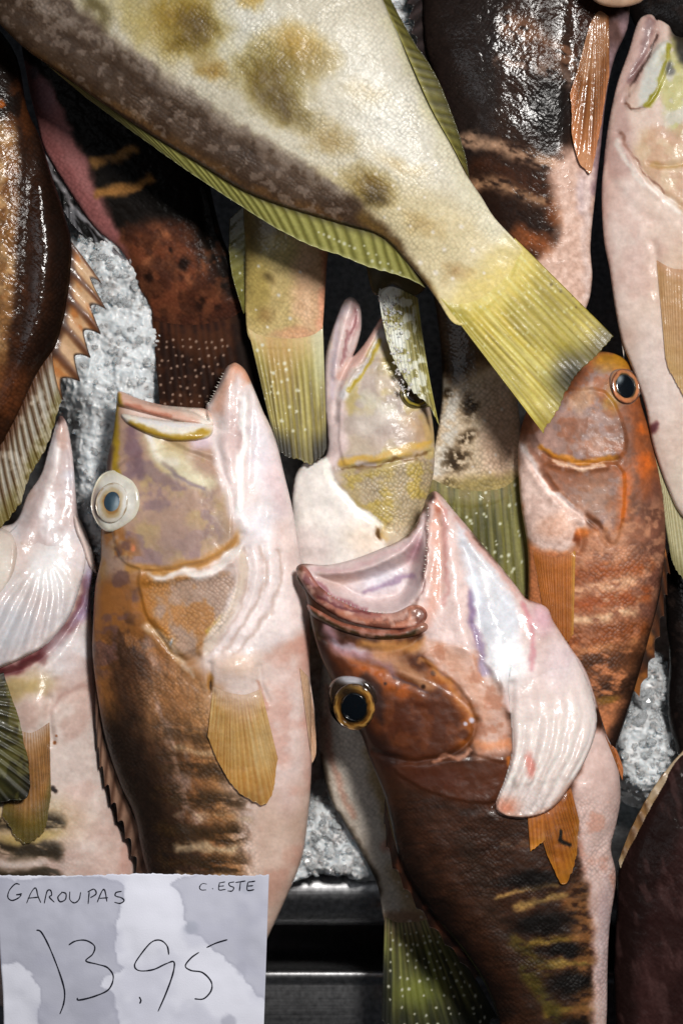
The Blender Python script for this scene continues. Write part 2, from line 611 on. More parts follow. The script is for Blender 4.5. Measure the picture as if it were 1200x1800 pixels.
        q = np.stack([I[:-1, :-1], I[1:, :-1], I[1:, 1:], I[:-1, 1:]], -1).reshape(-1, 4)
        n = nu * nv
        rimi = np.concatenate([I[:, 0], I[-1, 1:], I[-2::-1, -1], I[0, -2:0:-1]])
        r2 = np.roll(rimi, -1)
        rq = np.stack([rimi, r2, r2 + n, rimi + n], -1)
        F = np.concatenate([q, q[:, ::-1] + n, rq])
        P = Paint(X, Y, s.seed + seed, u, v)
        P.ray, P.rn = ray, rn
        P.wet[:] = wet
        P.ve = ve
        if paint:
            paint(P)
        c = np.concatenate([P.c.reshape(-1, 3)] * 2)
        sc = np.concatenate([P.scl.ravel()] * 2)
        wt = np.concatenate([P.wet.ravel()] * 2)
        # orientation: upper face towards +z
        a, b_, c_ = Vt[q[len(q) // 2][0]], Vt[q[len(q) // 2][1]], Vt[q[len(q) // 2][2]]
        if np.cross(b_ - a, c_ - a)[2] < 0:
            F = F[:, ::-1]
        return make_mesh(name, np.concatenate([Vt, Vb]), F, mat or M_FIN, parent or s.root, origin=s.loc, col=c, scl=sc, wet=wt)

    def teeth(s, pts, n, ln, out, lift=6, seed=0):
        """a row of fine teeth along a jaw edge, pointing towards `out`"""
        L = smooth_line(pts, 8)
        rnd = np.random.RandomState(seed)
        V, F = [], []
        for i in range(n):
            t = (i + 0.3 + 0.4 * rnd.rand()) / n * (len(L) - 1)
            a = int(min(t, len(L) - 2))
            x, y = L[a] + (L[a + 1] - L[a]) * (t - a)
            l = ln * (0.6 + 0.7 * rnd.rand())
            w = 0.55 + 0.4 * rnd.rand()
            z0 = float(s.surf(np.array([x]), np.array([y]))[0]) + lift
            zb = float(s.zb(x, y))
            b = [(x - w, y - w, z0), (x + w, y - w, z0 - .6), (x + w, y + w, z0), (x - w, y + w, z0 - .6), (x + out[0] * l, y + out[1] * l, z0 + out[2] * l)]
            k = len(V)
            for p in b:
                V.append(wpos(np.array(p[0]), np.array(p[1]), np.array(zb + S * p[2]), zb))
            F += [(k, k + 1, k + 4), (k + 1, k + 2, k + 4), (k + 2, k + 3, k + 4), (k + 3, k, k + 4)]
        V = np.array(V)
        return make_mesh('teeth', V, np.array(F), M_EYEWHITE, s.root, origin=s.loc, col=np.ones((len(V), 3)) * np.array([.80, .74, .68]), scl=np.zeros(len(V)), wet=np.full(len(V), .5))

    def dome(s, name, cx, cy, rx, ry, ang, hgt, base, paint, mat, parent, power=2.0, flat=0.0, n=56, m=16, tilt=(0, 0), sink=6, wobble=0.0):
        """a lens: disc of radius rx, ry with a rounded top"""
        a = math.radians(ang)
        r = np.linspace(0, 1, m)[:, None] * np.ones((1, n))
        t = np.ones((m, 1)) * np.linspace(0, 2 * math.pi, n, endpoint=False)[None]
        wob = 1 + wobble * (np.sin(2 * t + 0.7) * 0.5 + np.sin(3 * t + 2.1) * 0.6 + np.sin(5 * t) * 0.25)
        lx, ly = r * np.cos(t) * rx * wob, r * np.sin(t) * ry * wob
        X = cx + lx * math.cos(a) - ly * math.sin(a)
        Y = cy + lx * math.sin(a) + ly * math.cos(a)
        prof = (1 - np.clip(r, 0, 1) ** power) ** (1 / power)
        hz = base + hgt * prof + tilt[0] * (X - cx) + tilt[1] * (Y - cy)
        zb = s.zb(np.array(cx * 1.0), np.array(cy * 1.0)) + 0 * X
        V = wpos(X, Y, zb + S * hz, zb).reshape(-1, 3)
        I = np.arange(n * m).reshape(m, n)
        J = np.roll(I, -1, 1)
        F = np.stack([I[:-1], J[:-1], J[1:], I[1:]], -1).reshape(-1, 4)
        # skirt and underside
        Vs = wpos(X[-1], Y[-1], zb[-1] + S * (base - sink + 0 * hz[-1]), zb[-1])
        ks = n * m + np.arange(n)
        Fs = np.stack([I[-1], J[-1], np.roll(ks, -1), ks], -1)
        V = np.concatenate([V, Vs])
        F = np.concatenate([F, Fs])
        P = Paint(np.concatenate([X.ravel(), X[-1]]), np.concatenate([Y.ravel(), Y[-1]]), s.seed)
        P.rr = np.concatenate([r.ravel(), r[-1]])
        P.wet[:] = 0.8
        if paint:
            paint(P)
        F = F[:, ::-1]
        return make_mesh(name, V, F, mat, parent, origin=s.loc, col=P.c, scl=P.scl, wet=P.wet)

    def eye(s, cx, cy, rx, ry, ang, base, hgt, ring, iris, pupil_r=0.45, iris_r=0.72, off=(0, 0), rimcol=None, pupil_off=(0, 0), haze=None, pcol=(16, 24, 32), glint=None, shade=None):
        """jelly-covered eyeball with its iris and pupil"""
        def pr(P):
            P.W(2, 14)
            P.fill(ring)
            if rimcol is not None:
                P.mix(sm(0.78, 0.98, P.rr), rimcol)
            P.shade(12, 0.12)
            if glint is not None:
                P.blob(cx + glint[0], cy + glint[1], glint[2], glint[3], glint[4], 0.85)  # patch on the ring: serves painted glare and plain tint alike
            P.wet[:] = 0.9
        sg = lambda dx, dy: float(s.surf(np.array([cx + dx * 1.0]), np.array([cy + dy * 1.0]))[0])
        tl = (np.clip((sg(rx, 0) - sg(-rx * 0.5, 0)) / (1.5 * rx), -0.45, 0.45) * 0.8, np.clip((sg(0, ry) - sg(0, -ry)) / (2 * ry), -0.45, 0.45) * 0.8)
        e = s.dome('eye', cx, cy, rx, ry, ang, hgt, base, pr, M_EYEWHITE, s.root, 2.0, tilt=tl, wobble=0.07)
        ix, iy = cx + off[0], cy + off[1]
        rr = ((ix - cx) / rx) ** 2 + ((iy - cy) / ry) ** 2
        ib = base + hgt * math.sqrt(max(1 - rr, 0.05)) - hgt * 0.16 + tl[0] * off[0] + tl[1] * off[1]

        def pi(P):
            P.W(1.5, 10)
            P.fill(iris[0])
            for r0, r1, c in iris[1:]:
                P.mix(sm(r0, r1, P.rr + 0.26 * (fbm(P.X, P.Y, 11, 3, 4) - 0.5)) * (0.75 + 0.5 * (fbm(P.X, P.Y, 16, 2, 9) - 0.3)), c)
            if shade is not None:
                P.blob(ix + shade[0], iy + shade[1], shade[2], shade[3], (40, 32, 26), 0.75, 0, 0.9)
            P.wet[:] = 1.0
        i = s.dome('iris', ix, iy, rx * iris_r, ry * iris_r, ang, hgt * 0.30, ib, pi, M_EYEWHITE, e, 2.0, tilt=tl)

        def pp(P):
            P.fill(pcol)
            if haze is not None:
                P.mix(0.75 * P.m_blob(ix + haze[0], iy + haze[1], rx * 0.3, ry * 0.3, 0, 0.8), haze[2])
            P.wet[:] = 1.0
        s.dome('pupil', ix + pupil_off[0], iy + pupil_off[1], rx * pupil_r, ry * pupil_r, ang, hgt * 0.16, ib + hgt * 0.24 + tl[0] * pupil_off[0] + tl[1] * pupil_off[1], pp, M_EYEWHITE, e, 2.0, tilt=tl)
        return e

# ---------------------------------------------------------------- the setting: steel tray and crushed ice
def steel_material():
    m = bpy.data.materials.new('brushed_steel')
    nt, N, L, b = nodes_of(m)
    tc = N.new('ShaderNodeTexCoord')
    mp = N.new('ShaderNodeMapping'); mp.inputs['Scale'].default_value = (6, 900, 900)
    L.new(tc.outputs['Object'], mp.inputs[0])
    n = N.new('ShaderNodeTexNoise'); n.inputs['Scale'].default_value = 1.0; n.inputs['Detail'].default_value = 5
    L.new(mp.outputs[0], n.inputs['Vector'])
    r = N.new('ShaderNodeMapRange'); r.inputs[3].default_value = 0.26; r.inputs[4].default_value = 0.44
    L.new(n.outputs['Fac'], r.inputs[0])
    L.new(r.outputs[0], b.inputs['Roughness'])
    n2 = N.new('ShaderNodeTexNoise'); n2.inputs['Scale'].default_value = 260; n2.inputs['Detail'].default_value = 5
    L.new(tc.outputs['Object'], n2.inputs['Vector'])
    cr = N.new('ShaderNodeValToRGB')
    cr.color_ramp.elements[0].position = 0.30; cr.color_ramp.elements[0].color = (0.30, 0.30, 0.31, 1)
    cr.color_ramp.elements[1].position = 0.72; cr.color_ramp.elements[1].color = (0.62, 0.62, 0.63, 1)
    e = cr.color_ramp.elements.new(0.55); e.color = (0.50, 0.50, 0.51, 1)
    L.new(n2.outputs['Fac'], cr.inputs[0])
    L.new(cr.outputs[0], b.inputs['Base Color'])
    b.inputs['Metallic'].default_value = 1.0
    bp = N.new('ShaderNodeBump'); bp.inputs['Strength'].default_value = 0.08; bp.inputs['Distance'].default_value = 0.0005
    L.new(n.outputs['Fac'], bp.inputs['Height']); L.new(bp.outputs[0], b.inputs['Normal'])
    return m


def ice_material():
    m = bpy.data.materials.new('crushed_ice')
    nt, N, L, b = nodes_of(m)
    tc = N.new('ShaderNodeTexCoord')
    n = N.new('ShaderNodeTexNoise'); n.inputs['Scale'].default_value = 130; n.inputs['Detail'].default_value = 5
    L.new(tc.outputs['Object'], n.inputs['Vector'])
    r = N.new('ShaderNodeValToRGB')
    r.color_ramp.elements[0].position = 0.32; r.color_ramp.elements[0].color = (0.52, 0.55, 0.57, 1)
    r.color_ramp.elements[1].position = 0.68; r.color_ramp.elements[1].color = (0.74, 0.77, 0.79, 1)
    L.new(n.outputs['Fac'], r.inputs[0]); L.new(r.outputs[0], b.inputs['Base Color'])
    b.inputs['Roughness'].default_value = 0.2
    b.inputs['IOR'].default_value = 1.31
    b.inputs['Transmission Weight'].default_value = 0.0
    b.inputs['Subsurface Weight'].default_value = 0.85
    b.inputs['Subsurface Radius'].default_value = (0.8, 1.0, 1.1)
    b.inputs['Subsurface Scale'].default_value = 0.005
    bp = N.new('ShaderNodeBump'); bp.inputs['Strength'].default_value = 0.25; bp.inputs['Distance'].default_value = 0.001
    n3 = N.new('ShaderNodeTexNoise'); n3.inputs['Scale'].default_value = 500; n3.inputs['Detail'].default_value = 3
    L.new(tc.outputs['Object'], n3.inputs['Vector'])
    L.new(n3.outputs['Fac'], bp.inputs['Height']); L.new(bp.outputs[0], b.inputs['Normal'])
    return m


M_STEEL = steel_material()
M_ICE = ice_material()


def clear_ice_material():
    m = bpy.data.materials.new('clear_ice_chip')
    nt, N, L, b = nodes_of(m)
    tc = N.new('ShaderNodeTexCoord')
    n = N.new('ShaderNodeTexNoise'); n.inputs['Scale'].default_value = 300
    L.new(tc.outputs['Object'], n.inputs['Vector'])
    r = N.new('ShaderNodeMapRange'); r.inputs[3].default_value = 0.02; r.inputs[4].default_value = 0.25
    L.new(n.outputs['Fac'], r.inputs[0]); L.new(r.outputs[0], b.inputs['Roughness'])
    b.inputs['Base Color'].default_value = (0.95, 0.98, 1.0, 1)
    b.inputs['IOR'].default_value = 1.31
    b.inputs['Transmission Weight'].default_value = 0.75
    return m


M_CLEAR = clear_ice_material()


def steel_tray():
    # profile towards the customer: floor, rounded edge, drop, channel, front rail, lower shelf
    pr = [(-700, -0.070), (1440, -0.062), (1500, -0.030), (1545, -0.004)]
    for k in range(9):
        a = math.radians(10 * k + 10)
        pr.append((1560 + 75 * math.sin(a), -0.034 + 0.032 * math.cos(a)))
    pr += [(1638, -0.10), (1640, -0.34), (1717, -0.34), (1719, -0.06)]
    for k in range(7):
        a = math.radians(-90 + 15 * k)
        pr.append((1727 + 8 * math.sin(a), -0.050 + 0.006 * math.cos(a)))
    pr += [(1735, -0.0438), (1740, -0.0455), (1748, -0.0465), (2300, -0.010)]
    xs = np.linspace(-900, 2100, 40)
    P = np.array(pr)
    n, m = len(P), len(xs)
    V = []
    for x in xs:
        for y, z in P:
            V.append(((x - 600) * S, (900 - y) * S, z))
    I = np.arange(n * m).reshape(m, n)
    F = np.stack([I[:-1, :-1], I[:-1, 1:], I[1:, 1:], I[1:, :-1]], -1).reshape(-1, 4)
    o = make_mesh('steel_tray', V, F, M_STEEL, smooth=True)
    bv = o.modifiers.new('thickness', 'SOLIDIFY'); bv.thickness = 0.0015; bv.offset = -1
    o['kind'] = 'structure'
    o['label'] = 'brushed steel display tray with rounded front lip and lower front rail'
    o['category'] = 'tray'
    return o


steel_tray()

ICE_HEAPS = [(200, 560, 150, 230, 0.030), (225, 850, 120, 240, 0.026), (150, 960, 60, 80, 0.02), (1128, 1320, 62, 95, 0.018), (1140, 1210, 40, 60, 0.008),
             (600, 1490, 120, 110, 0.016), (520, 1500, 80, 90, 0.014), (700, 20, 90, 70, 0.02), (235, 480, 80, 60, 0.02)]


def ice_height(x, y):
    h = np.full(np.shape(x), -0.045)
    for cx, cy, rx, ry, z in ICE_HEAPS:
        r = np.sqrt(((x - cx) / rx) ** 2 + ((y - cy) / ry) ** 2)
        h = np.maximum(h, -0.045 + (z + 0.045) * (1 - sm(0.55, 1.35, r)))
    cut = sm(1535, 1598, y + 22 * (fbm(x, y, 40, 3, 8) - 0.5) * 2)
    return h - 0.2 * cut + 0.006 * (fbm(x, y, 60, 4, 3) - 0.5) * 2


def chips(X, Y, size, seed):
    """broken plates: every cell is a little facet with its own height and lean"""
    gx, gy = X / size, Y / size
    ix, iy = np.floor(gx), np.floor(gy)
    best = np.full(X.shape, 1e9)
    out = np.zeros(X.shape)
    for dx in (-1, 0, 1):
        for dy in (-1, 0, 1):
            cx, cy = ix + dx, iy + dy
            px, py = cx + _hash(cx, cy, seed), cy + _hash(cx, cy, seed + 1)
            d = (gx - px) ** 2 + (gy - py) ** 2
            z = (_hash(cx, cy, seed + 2) - 0.5) + (gx - px) * (_hash(cx, cy, seed + 3) - 0.5) * 1.6 + (gy - py) * (_hash(cx, cy, seed + 4) - 0.5) * 1.6
            k = d < best
            best = np.where(k, d, best)
            out = np.where(k, z, out)
    return out


def crushed_ice():
    rnd = np.random.RandomState(5)
    xs, ys = np.arange(-60, 1270, 2.2), np.arange(-60, 1640, 2.2)
    X, Y = np.meshgrid(xs, ys)
    Z = ice_height(X, Y) + 0.0026 * chips(X, Y, 24.0, 5) + 0.0019 * chips(X + 5 * fbm(X, Y, 20, 2, 3), Y, 9.0, 9)
    k = 1.0
    V = np.stack([(X - 600) * S, (900 - Y) * S, Z], -1).reshape(-1, 3)
    I = np.arange(X.size).reshape(X.shape)
    F = np.stack([I[:-1, :-1], I[1:, :-1], I[1:, 1:], I[:-1, 1:]], -1).reshape(-1, 4)
    zc = Z[:-1, :-1].ravel()
    F = F[(zc > -0.03) & (zc < 1)]
    # crumbs: small broken pieces lying all over the heaps
    ico = []
    t = (1 + 5 ** 0.5) / 2
    iv = np.array([(-1, t, 0), (1, t, 0), (-1, -t, 0), (1, -t, 0), (0, -1, t), (0, 1, t), (0, -1, -t), (0, 1, -t), (t, 0, -1), (t, 0, 1), (-t, 0, -1), (-t, 0, 1)], float)
    iv /= np.linalg.norm(iv[0])
    it = np.array([(0, 11, 5), (0, 5, 1), (0, 1, 7), (0, 7, 10), (0, 10, 11), (1, 5, 9), (5, 11, 4), (11, 10, 2), (10, 7, 6), (7, 1, 8), (3, 9, 4), (3, 4, 2), (3, 2, 6), (3, 6, 8), (3, 8, 9), (4, 9, 5), (2, 4, 11), (6, 2, 10), (8, 6, 7), (9, 8, 1)])
    tv, tf = [], []
    nv = 0
    cnt = 0
    while cnt < 1500:
        hx = ICE_HEAPS[rnd.randint(len(ICE_HEAPS))]
        x, y = hx[0] + rnd.uniform(-1.1, 1.1) * hx[2], hx[1] + rnd.uniform(-1.1, 1.1) * hx[3]
        z = float(ice_height(np.array([x]), np.array([y]))[0])
        if z < -0.03 or y > 1600 or y < -60:
            continue
        r = 0.0010 + 0.0026 * rnd.rand() ** 2.0
        A = rnd.randn(3, 3)
        q, _ = np.linalg.qr(A)
        v = iv * (1 + 0.5 * (rnd.rand(12, 1) - 0.5)) * np.array([1.3, 1.0, 0.7]) * r
        v = v @ q.T + np.array([(x - 600) * S, (900 - y) * S, z + rnd.uniform(-0.2, 0.7) * r])
        tv.append(v); tf.append(it + nv)
        nv += 12
        cnt += 1
    tv, tf = np.concatenate(tv), np.concatenate(tf)
    me = bpy.data.meshes.new('crushed_ice')
    allv = np.concatenate([V, tv]).tolist()
    faces = F.tolist() + (tf + len(V)).tolist()
    me.from_pydata(allv, [], faces)
    me.polygons.foreach_set('use_smooth', np.array([True] * len(F) + [False] * len(tf)))
    me.materials.append(M_ICE)
    me.materials.append(M_CLEAR)
    me.polygons.foreach_set('material_index', np.array([0] * len(F) + [1] * len(tf), dtype=np.int32))
    o = bpy.data.objects.new('crushed_ice', me)
    COL.objects.link(o)
    o['kind'] = 'stuff'
    o['label'] = 'grey white crushed ice under and between the fish'
    o['category'] = 'ice'


crushed_ice()

# ================================================================ main fish on the left (open mouth, white bulging eye)
def fish_left_main():
    f = Fish('brown and pink grouper with open mouth and bulging white eye, behind the price card', 0.052, (360, 1100), gy=0.0, seed=11)
    body = [(206, 700), (212, 694), (245, 706), (290, 716), (340, 724), (364, 738), (380, 745), (400, 740), (440, 715), (462, 724), (485, 775), (500, 835), (515, 900),
            (530, 990), (543, 1075), (545, 1175), (548, 1300), (547, 1360), (542, 1430), (530, 1510), (500, 1585), (470, 1650), (430, 1740), (400, 1830),
            (330, 1840), (300, 1700), (265, 1560), (250, 1500), (235, 1430), (210, 1375), (186, 1300), (172, 1225), (163, 1150), (164, 1098), (168, 1030),
            (178, 980), (178, 934), (184, 870), (188, 811), (198, 767), (204, 719)]
    jaw = [(362, 718), (370, 704), (382, 681), (396, 649), (406, 640), (416, 638), (432, 652), (447, 685), (462, 722), (484, 775), (498, 835), (510, 900), (500, 960),
           (450, 960), (415, 900), (392, 830), (374, 770)]

    def rel(R):
        R.h *= 0.86
        # jaw bone and throat
        R.ridge([(405, 650), (398, 720), (402, 800), (420, 880), (440, 930)], 13, 6)
        R.ridge([(432, 690), (430, 760), (424, 840), (424, 890)], 7, 4)
        R.groove([(440, 690), (442, 760), (438, 840)], 8, 5)
        R.groove([(378, 748), (384, 790), (400, 850)], 7, 5)
        R.groove([(296, 775), (330, 800), (372, 812)], 9, 5)
        R.ridge([(300, 772), (340, 790), (372, 800)], 6, 3)
        # cheek, edge of the gill plate
        R.dome(300, 900, 80, 75, 4)
        R.dome(208, 885, 40, 55, 5)
        R.step([(200, 830), (300, 790), (390, 830), (410, 900), (405, 960), (360, 985), (290, 1000), (235, 995), (205, 960)], 8, 26)
        R.groove([(262, 1004), (310, 1004), (360, 995), (405, 968), (425, 940)], 8, 7)
        R.ridge([(262, 1020), (320, 1012), (375, 1008), (410, 985)], 8, 6)
        R.step([(250, 1000), (330, 1005), (410, 985), (420, 1030), (405, 1080), (380, 1110), (350, 1135), (315, 1150), (290, 1120), (262, 1080)], 7, 30)
        R.groove([(270, 1095), (300, 1135), (330, 1160), (350, 1150)], 7, 8)
        # folds of the throat skin
        for i in range(3):
            o = 22 * i
            R.groove([(434 + 1.3 * o, 965 - 6 * i), (440 + 1.25 * o, 1010), (428 + 1.2 * o, 1060), (402 + 1.1 * o, 1105), (368 + o, 1144)], 8, 5 - i)
            R.ridge([(420 + 1.3 * o, 990 - 6 * i), (424 + 1.25 * o, 1030), (404 + 1.2 * o, 1080), (384 + 1.1 * o, 1112)], 12, 3.2 - 0.6 * i)
        # breast, fin root
        R.dome(420, 1170, 42, 26, 9)
        R.groove([(372, 1165), (372, 1190), (376, 1215)], 6, 7)
        R.groove([(458, 1168), (462, 1200), (470, 1230)], 6, 6)
        R.groove([(235, 1110), (300, 1160), (350, 1200)], 14, 4)
        R.ridge([(250, 1170), (280, 1330), (320, 1480), (350, 1600)], 24, 3)
        R.noise(45, 1.6)
        R.noise(16, 0.6)
        R.noise(6, 0.25)

    def pt(P):
        P.fill((224, 198, 188))
        # back and flank
        P.W(14, 40)
        P.poly([(150, 930), (215, 985), (330, 1010), (345, 1120), (360, 1200), (400, 1330), (420, 1440), (440, 1600), (420, 1800), (250, 1800), (120, 1300), (130, 1000)], (176, 128, 82), 1, 26)
        P.poly([(150, 1000), (230, 1010), (300, 1130), (345, 1260), (380, 1420), (400, 1600), (260, 1700), (120, 1300)], (150, 100, 58), 0.9, 28)
        P.poly([(215, 1060), (265, 1130), (290, 1240), (330, 1380), (370, 1520), (370, 1640), (270, 1600), (230, 1400), (190, 1250)], (84, 56, 38), 0.92, 26)
        P.blob(300, 1230, 60, 90, (172, 126, 82), 0.55, 20)
        P.blob(372, 1260, 40, 70, (186, 140, 92), 0.6, 0)
        P.stroke([(268, 1120), (285, 1220), (320, 1330), (345, 1440)], 17, (190, 160, 150), 0.65, 1.0, m=P.m_noise(16, 0.48, 0.12, 3, 75, 2))
        P.stroke([(170, 1000), (170, 1120), (188, 1240), (215, 1350)], 24, (172, 116, 58), 0.7, 0.9)
        P.stroke([(205, 1300), (245, 1420), (285, 1540), (330, 1700)], 62, (44, 31, 24), 0.97, 0.9)
        P.W(9, 30)
        for y, a in ((1290, .5), (1345, .6), (1400, .7), (1462, .85), (1512, .9), (1560, .9), (1610, .9)):
            P.stroke([(290, y - 8), (350, y), (425, y + 2)], 22, (74, 52, 28), min(1, a * 1.25), 0.9, m=P.m_noise(9, 0.40, 0.16, 5, 5, 3))
        for y, a in ((1316, .5), (1432, .7), (1486, .75), (1536, .75)):
            P.stroke([(315, y - 4), (370, y), (440, y)], 8, (208, 184, 150), a, 1.0, m=P.m_noise(12, 0.42, 0.14, 6, 0, 3))
        P.poly([(450, 1400), (560, 1380), (570, 1600), (460, 1750), (420, 1700), (432, 1550)], (216, 182, 162), 0.85, 18)
        P.stroke([(552, 1100), (548, 1240), (548, 1380)], 20, (206, 148, 128), 0.55, 1)
        P.blob(530, 1110, 34, 60, (198, 140, 122), 0.5, 0, 0.9)
        P.blob(500, 1110, 30, 60, (226, 194, 178), 0.8, 0, 0.9)
        # head ground colour
        P.W(10, 36)
        P.poly([(190, 700), (250, 735), (370, 770), (395, 850), (410, 930), (350, 990), (240, 1005), (170, 1000), (170, 850)], (180, 150, 132), 1, 16)
        P.noise((188, 164, 112), 44, 0.55, 0.09, 0.6, m=P.m_poly([(190, 760), (370, 790), (400, 900), (370, 970), (230, 990), (190, 900)], 14), seed=2)
        P.noise((150, 124, 128), 34, 0.53, 0.07, 0.75, m=P.m_poly([(190, 730), (330, 800), (390, 900), (360, 980), (200, 990), (170, 900)], 14), seed=7)
        P.blob(320, 945, 55, 34, (168, 140, 130), 0.7, -12)
        P.stroke([(202, 700), (203, 760), (208, 820), (222, 850)], 9, (182, 152, 44), 0.95, 0.7)
        P.stroke([(232, 760), (238, 810), (245, 835)], 12, (132, 104, 112), 0.8, 0.9)
        P.stroke([(190, 790), (182, 840), (178, 870)], 12, (92, 70, 66), 0.9, 0.9)
        P.stroke([(265, 760), (290, 800), (330, 832), (365, 850)], 20, (226, 214, 172), 0.9, 0.9)
        P.stroke([(262, 768), (285, 800), (310, 812)], 9, (232, 222, 226), 0.9, 0.9)
        P.stroke([(292, 812), (330, 846), (362, 862)], 5, (134, 116, 130), 0.7, 0.9)
        P.blob(360, 778, 28, 20, (216, 190, 206), 0.85)
        P.blob(300, 800, 50, 22, (226, 212, 170), 0.6, 18)
        P.stroke([(228, 1000), (300, 998), (358, 986), (400, 962), (420, 935)], 11, (190, 140, 74), 0.9, 0.8)
        P.stroke([(275, 1014), (330, 1010), (380, 1003), (412, 975), (430, 950)], 9, (236, 224, 218), 0.95, 0.7)
        P.noise((168, 112, 56), 40, 0.54, 0.08, 0.8, m=P.m_poly([(175, 920), (235, 940), (268, 1060), (290, 1130), (225, 1150), (165, 1180), (160, 1010)], 16), seed=12)
        P.noise((120, 88, 84), 36, 0.58, 0.06, 0.75, m=P.m_poly([(175, 920), (240, 950), (260, 1060), (230, 1140), (165, 1180), (160, 1010)], 16), seed=15)
        P.stroke([(172, 940), (175, 1010)], 14, (178, 132, 50), 0.7, 0.9)
        # scaled gill lid
        lid = P.m_poly([(262, 1022), (340, 1018), (405, 1012), (418, 1045), (400, 1090), (372, 1115), (345, 1150), (300, 1140), (280, 1090)], 8)
        P.mix(lid * 0.9, (178, 150, 132))
        P.noise((190, 130, 62), 40, 0.56, 0.08, 0.7, m=lid, seed=20)
        P.stroke([(262, 1030), (268, 1080), (290, 1120)], 16, (186, 124, 48), 0.85, 0.9)
        P.stroke([(270, 1100), (300, 1136), (322, 1156)], 10, (150, 104, 40), 0.9, 0.9)
        P.stroke([(410, 1062), (385, 1092), (364, 1110)], 5, (200, 164, 66), 0.9, 0.8)
        P.scl += 0.9 * lid
        P.stroke([(262, 1095), (300, 1130), (340, 1180)], 8, (216, 190, 168), 0.7, 1)
        # throat and jaw
        P.W(8, 30)
        P.poly([(362, 720), (398, 645), (416, 634), (436, 650), (470, 720), (505, 830), (540, 1000), (520, 1120), (420, 1150), (360, 1140), (425, 1010), (425, 950), (395, 860)], (232, 212, 210), 0.95, 10)
        P.stroke([(412, 640), (396, 680), (386, 720)], 15, (222, 172, 148), 0.9, 0.9)
        P.stroke([(415, 640), (436, 668)], 12, (226, 166, 136), 0.9, 0.9)
        P.blob(412, 760, 18, 90, (214, 180, 176), 0.75, 0, 0.9)
        P.stroke([(432, 700), (430, 780), (424, 870), (430, 920)], 7, (250, 248, 246), 0.95, 0.8)
        P.blob(462, 800, 22, 90, (226, 216, 226), 0.9, -8, 0.9)
        P.blob(486, 860, 20, 70, (232, 200, 204), 0.8, -8, 0.9)
        P.blob(455, 920, 34, 40, (240, 232, 240), 0.9, 0, 0.9)
        P.stroke([(500, 930), (520, 1010), (528, 1080)], 22, (228, 198, 190), 0.8, 1)
        for i in range(3):
            o = 22 * i
            P.stroke([(434 + 1.3 * o, 965), (440 + 1.25 * o, 1010), (428 + 1.2 * o, 1060), (402 + 1.1 * o, 1105), (368 + o, 1144)], 4, (190, 158, 142), 0.5, 1)
        P.poly([(425, 965), (440, 1000), (432, 1040), (410, 1082), (380, 1130), (362, 1148), (356, 1130), (388, 1085), (416, 1040)], (222, 198, 176), 0.85, 5)
        # breast and belly
        P.blob(420, 1165, 44, 26, (226, 190, 166), 0.8, 0, 0.8)
        P.blob(370, 1195, 8, 20, (176, 120, 40), 0.8)
        P.blob(372, 1205, 3, 12, (60, 34, 20), 0.9)
        P.stroke([(500, 1180), (510, 1300), (505, 1400)], 30, (222, 188, 180), 0.7, 1)
        P.stroke([(452, 1195), (470, 1240)], 4, (180, 132, 112), 0.6, 1)
        P.noise((206, 150, 132), 60, 0.58, 0.1, 0.45, m=P.m_poly([(470, 1150), (560, 1150), (560, 1450), (450, 1600), (440, 1450)], 20), seed=30)
        P.blob(233, 961, 6, 8, (222, 140, 96), 0.9)
        P.blob(306, 1126, 3, 8, (176, 186, 196), 0.9)
        fl = P.m_poly([(160, 1130), (270, 1120), (360, 1210), (440, 1420), (440, 1800), (250, 1800), (150, 1250)], 20)
        P.scl += 0.75 * fl
        P.shade(5, 0.22, 3, 70, 3.0, m=fl)
        P.shade(60, 0.08, 5)
        P.shade(14, 0.05, 6)
        P.wet[:] = 0.22
        P.wet += 0.5 * P.m_poly([(420, 700), (470, 740), (530, 1000), (480, 1080), (420, 960)], 20)

    f.shape('body', [(body, 0.46, 0), (jaw, 0.62, 6)], rel, pt, M_PALE, power=0.96)

    f.teeth([(366, 712), (374, 698), (384, 676), (394, 656)], 13, 5, (-0.8, -0.3, 0.3), 5, 4)
    # lips
    def rl(R):
        R.noise(14, 0.5)
    def pl(P):
        P.fill((220, 176, 156))
        P.stroke([(300, 712), (340, 718), (372, 740)], 14, (232, 208, 190), 0.9, 0.9)
        P.blob(366, 742, 12, 14, (238, 226, 214), 0.9)
        P.stroke([(208, 696), (214, 725)], 8, (184, 150, 44), 0.95, 0.8)
        P.stroke([(225, 712), (260, 726), (300, 735)], 5, (178, 108, 84), 0.7, 0.9)
    f.shape('upper_lip', [([(206, 694), (213, 688), (245, 701), (287, 712), (330, 716), (362, 719), (374, 734), (374, 750), (345, 747), (300, 738), (260, 728), (225, 718), (208, 712)], 0.75, 0)], rl, pl, M_PALE, on=True, lift=5)
    def pm(P):
        P.fill((232, 222, 206))
        P.stroke([(230, 746), (262, 762), (300, 772), (340, 773), (368, 762)], 9, (186, 152, 48), 0.97, 0.6)
        P.stroke([(250, 742), (300, 748), (360, 750)], 6, (222, 218, 222), 0.8, 0.9)
        P.blob(372, 752, 10, 12, (236, 220, 204), 0.9)
    f.shape('jaw_plate', [([(216, 728), (255, 734), (300, 740), (345, 742), (372, 744), (375, 760), (363, 772), (322, 777), (282, 771), (248, 758), (222, 742)], 0.7, 0)], rl, pm, M_PALE, on=True, lift=3)

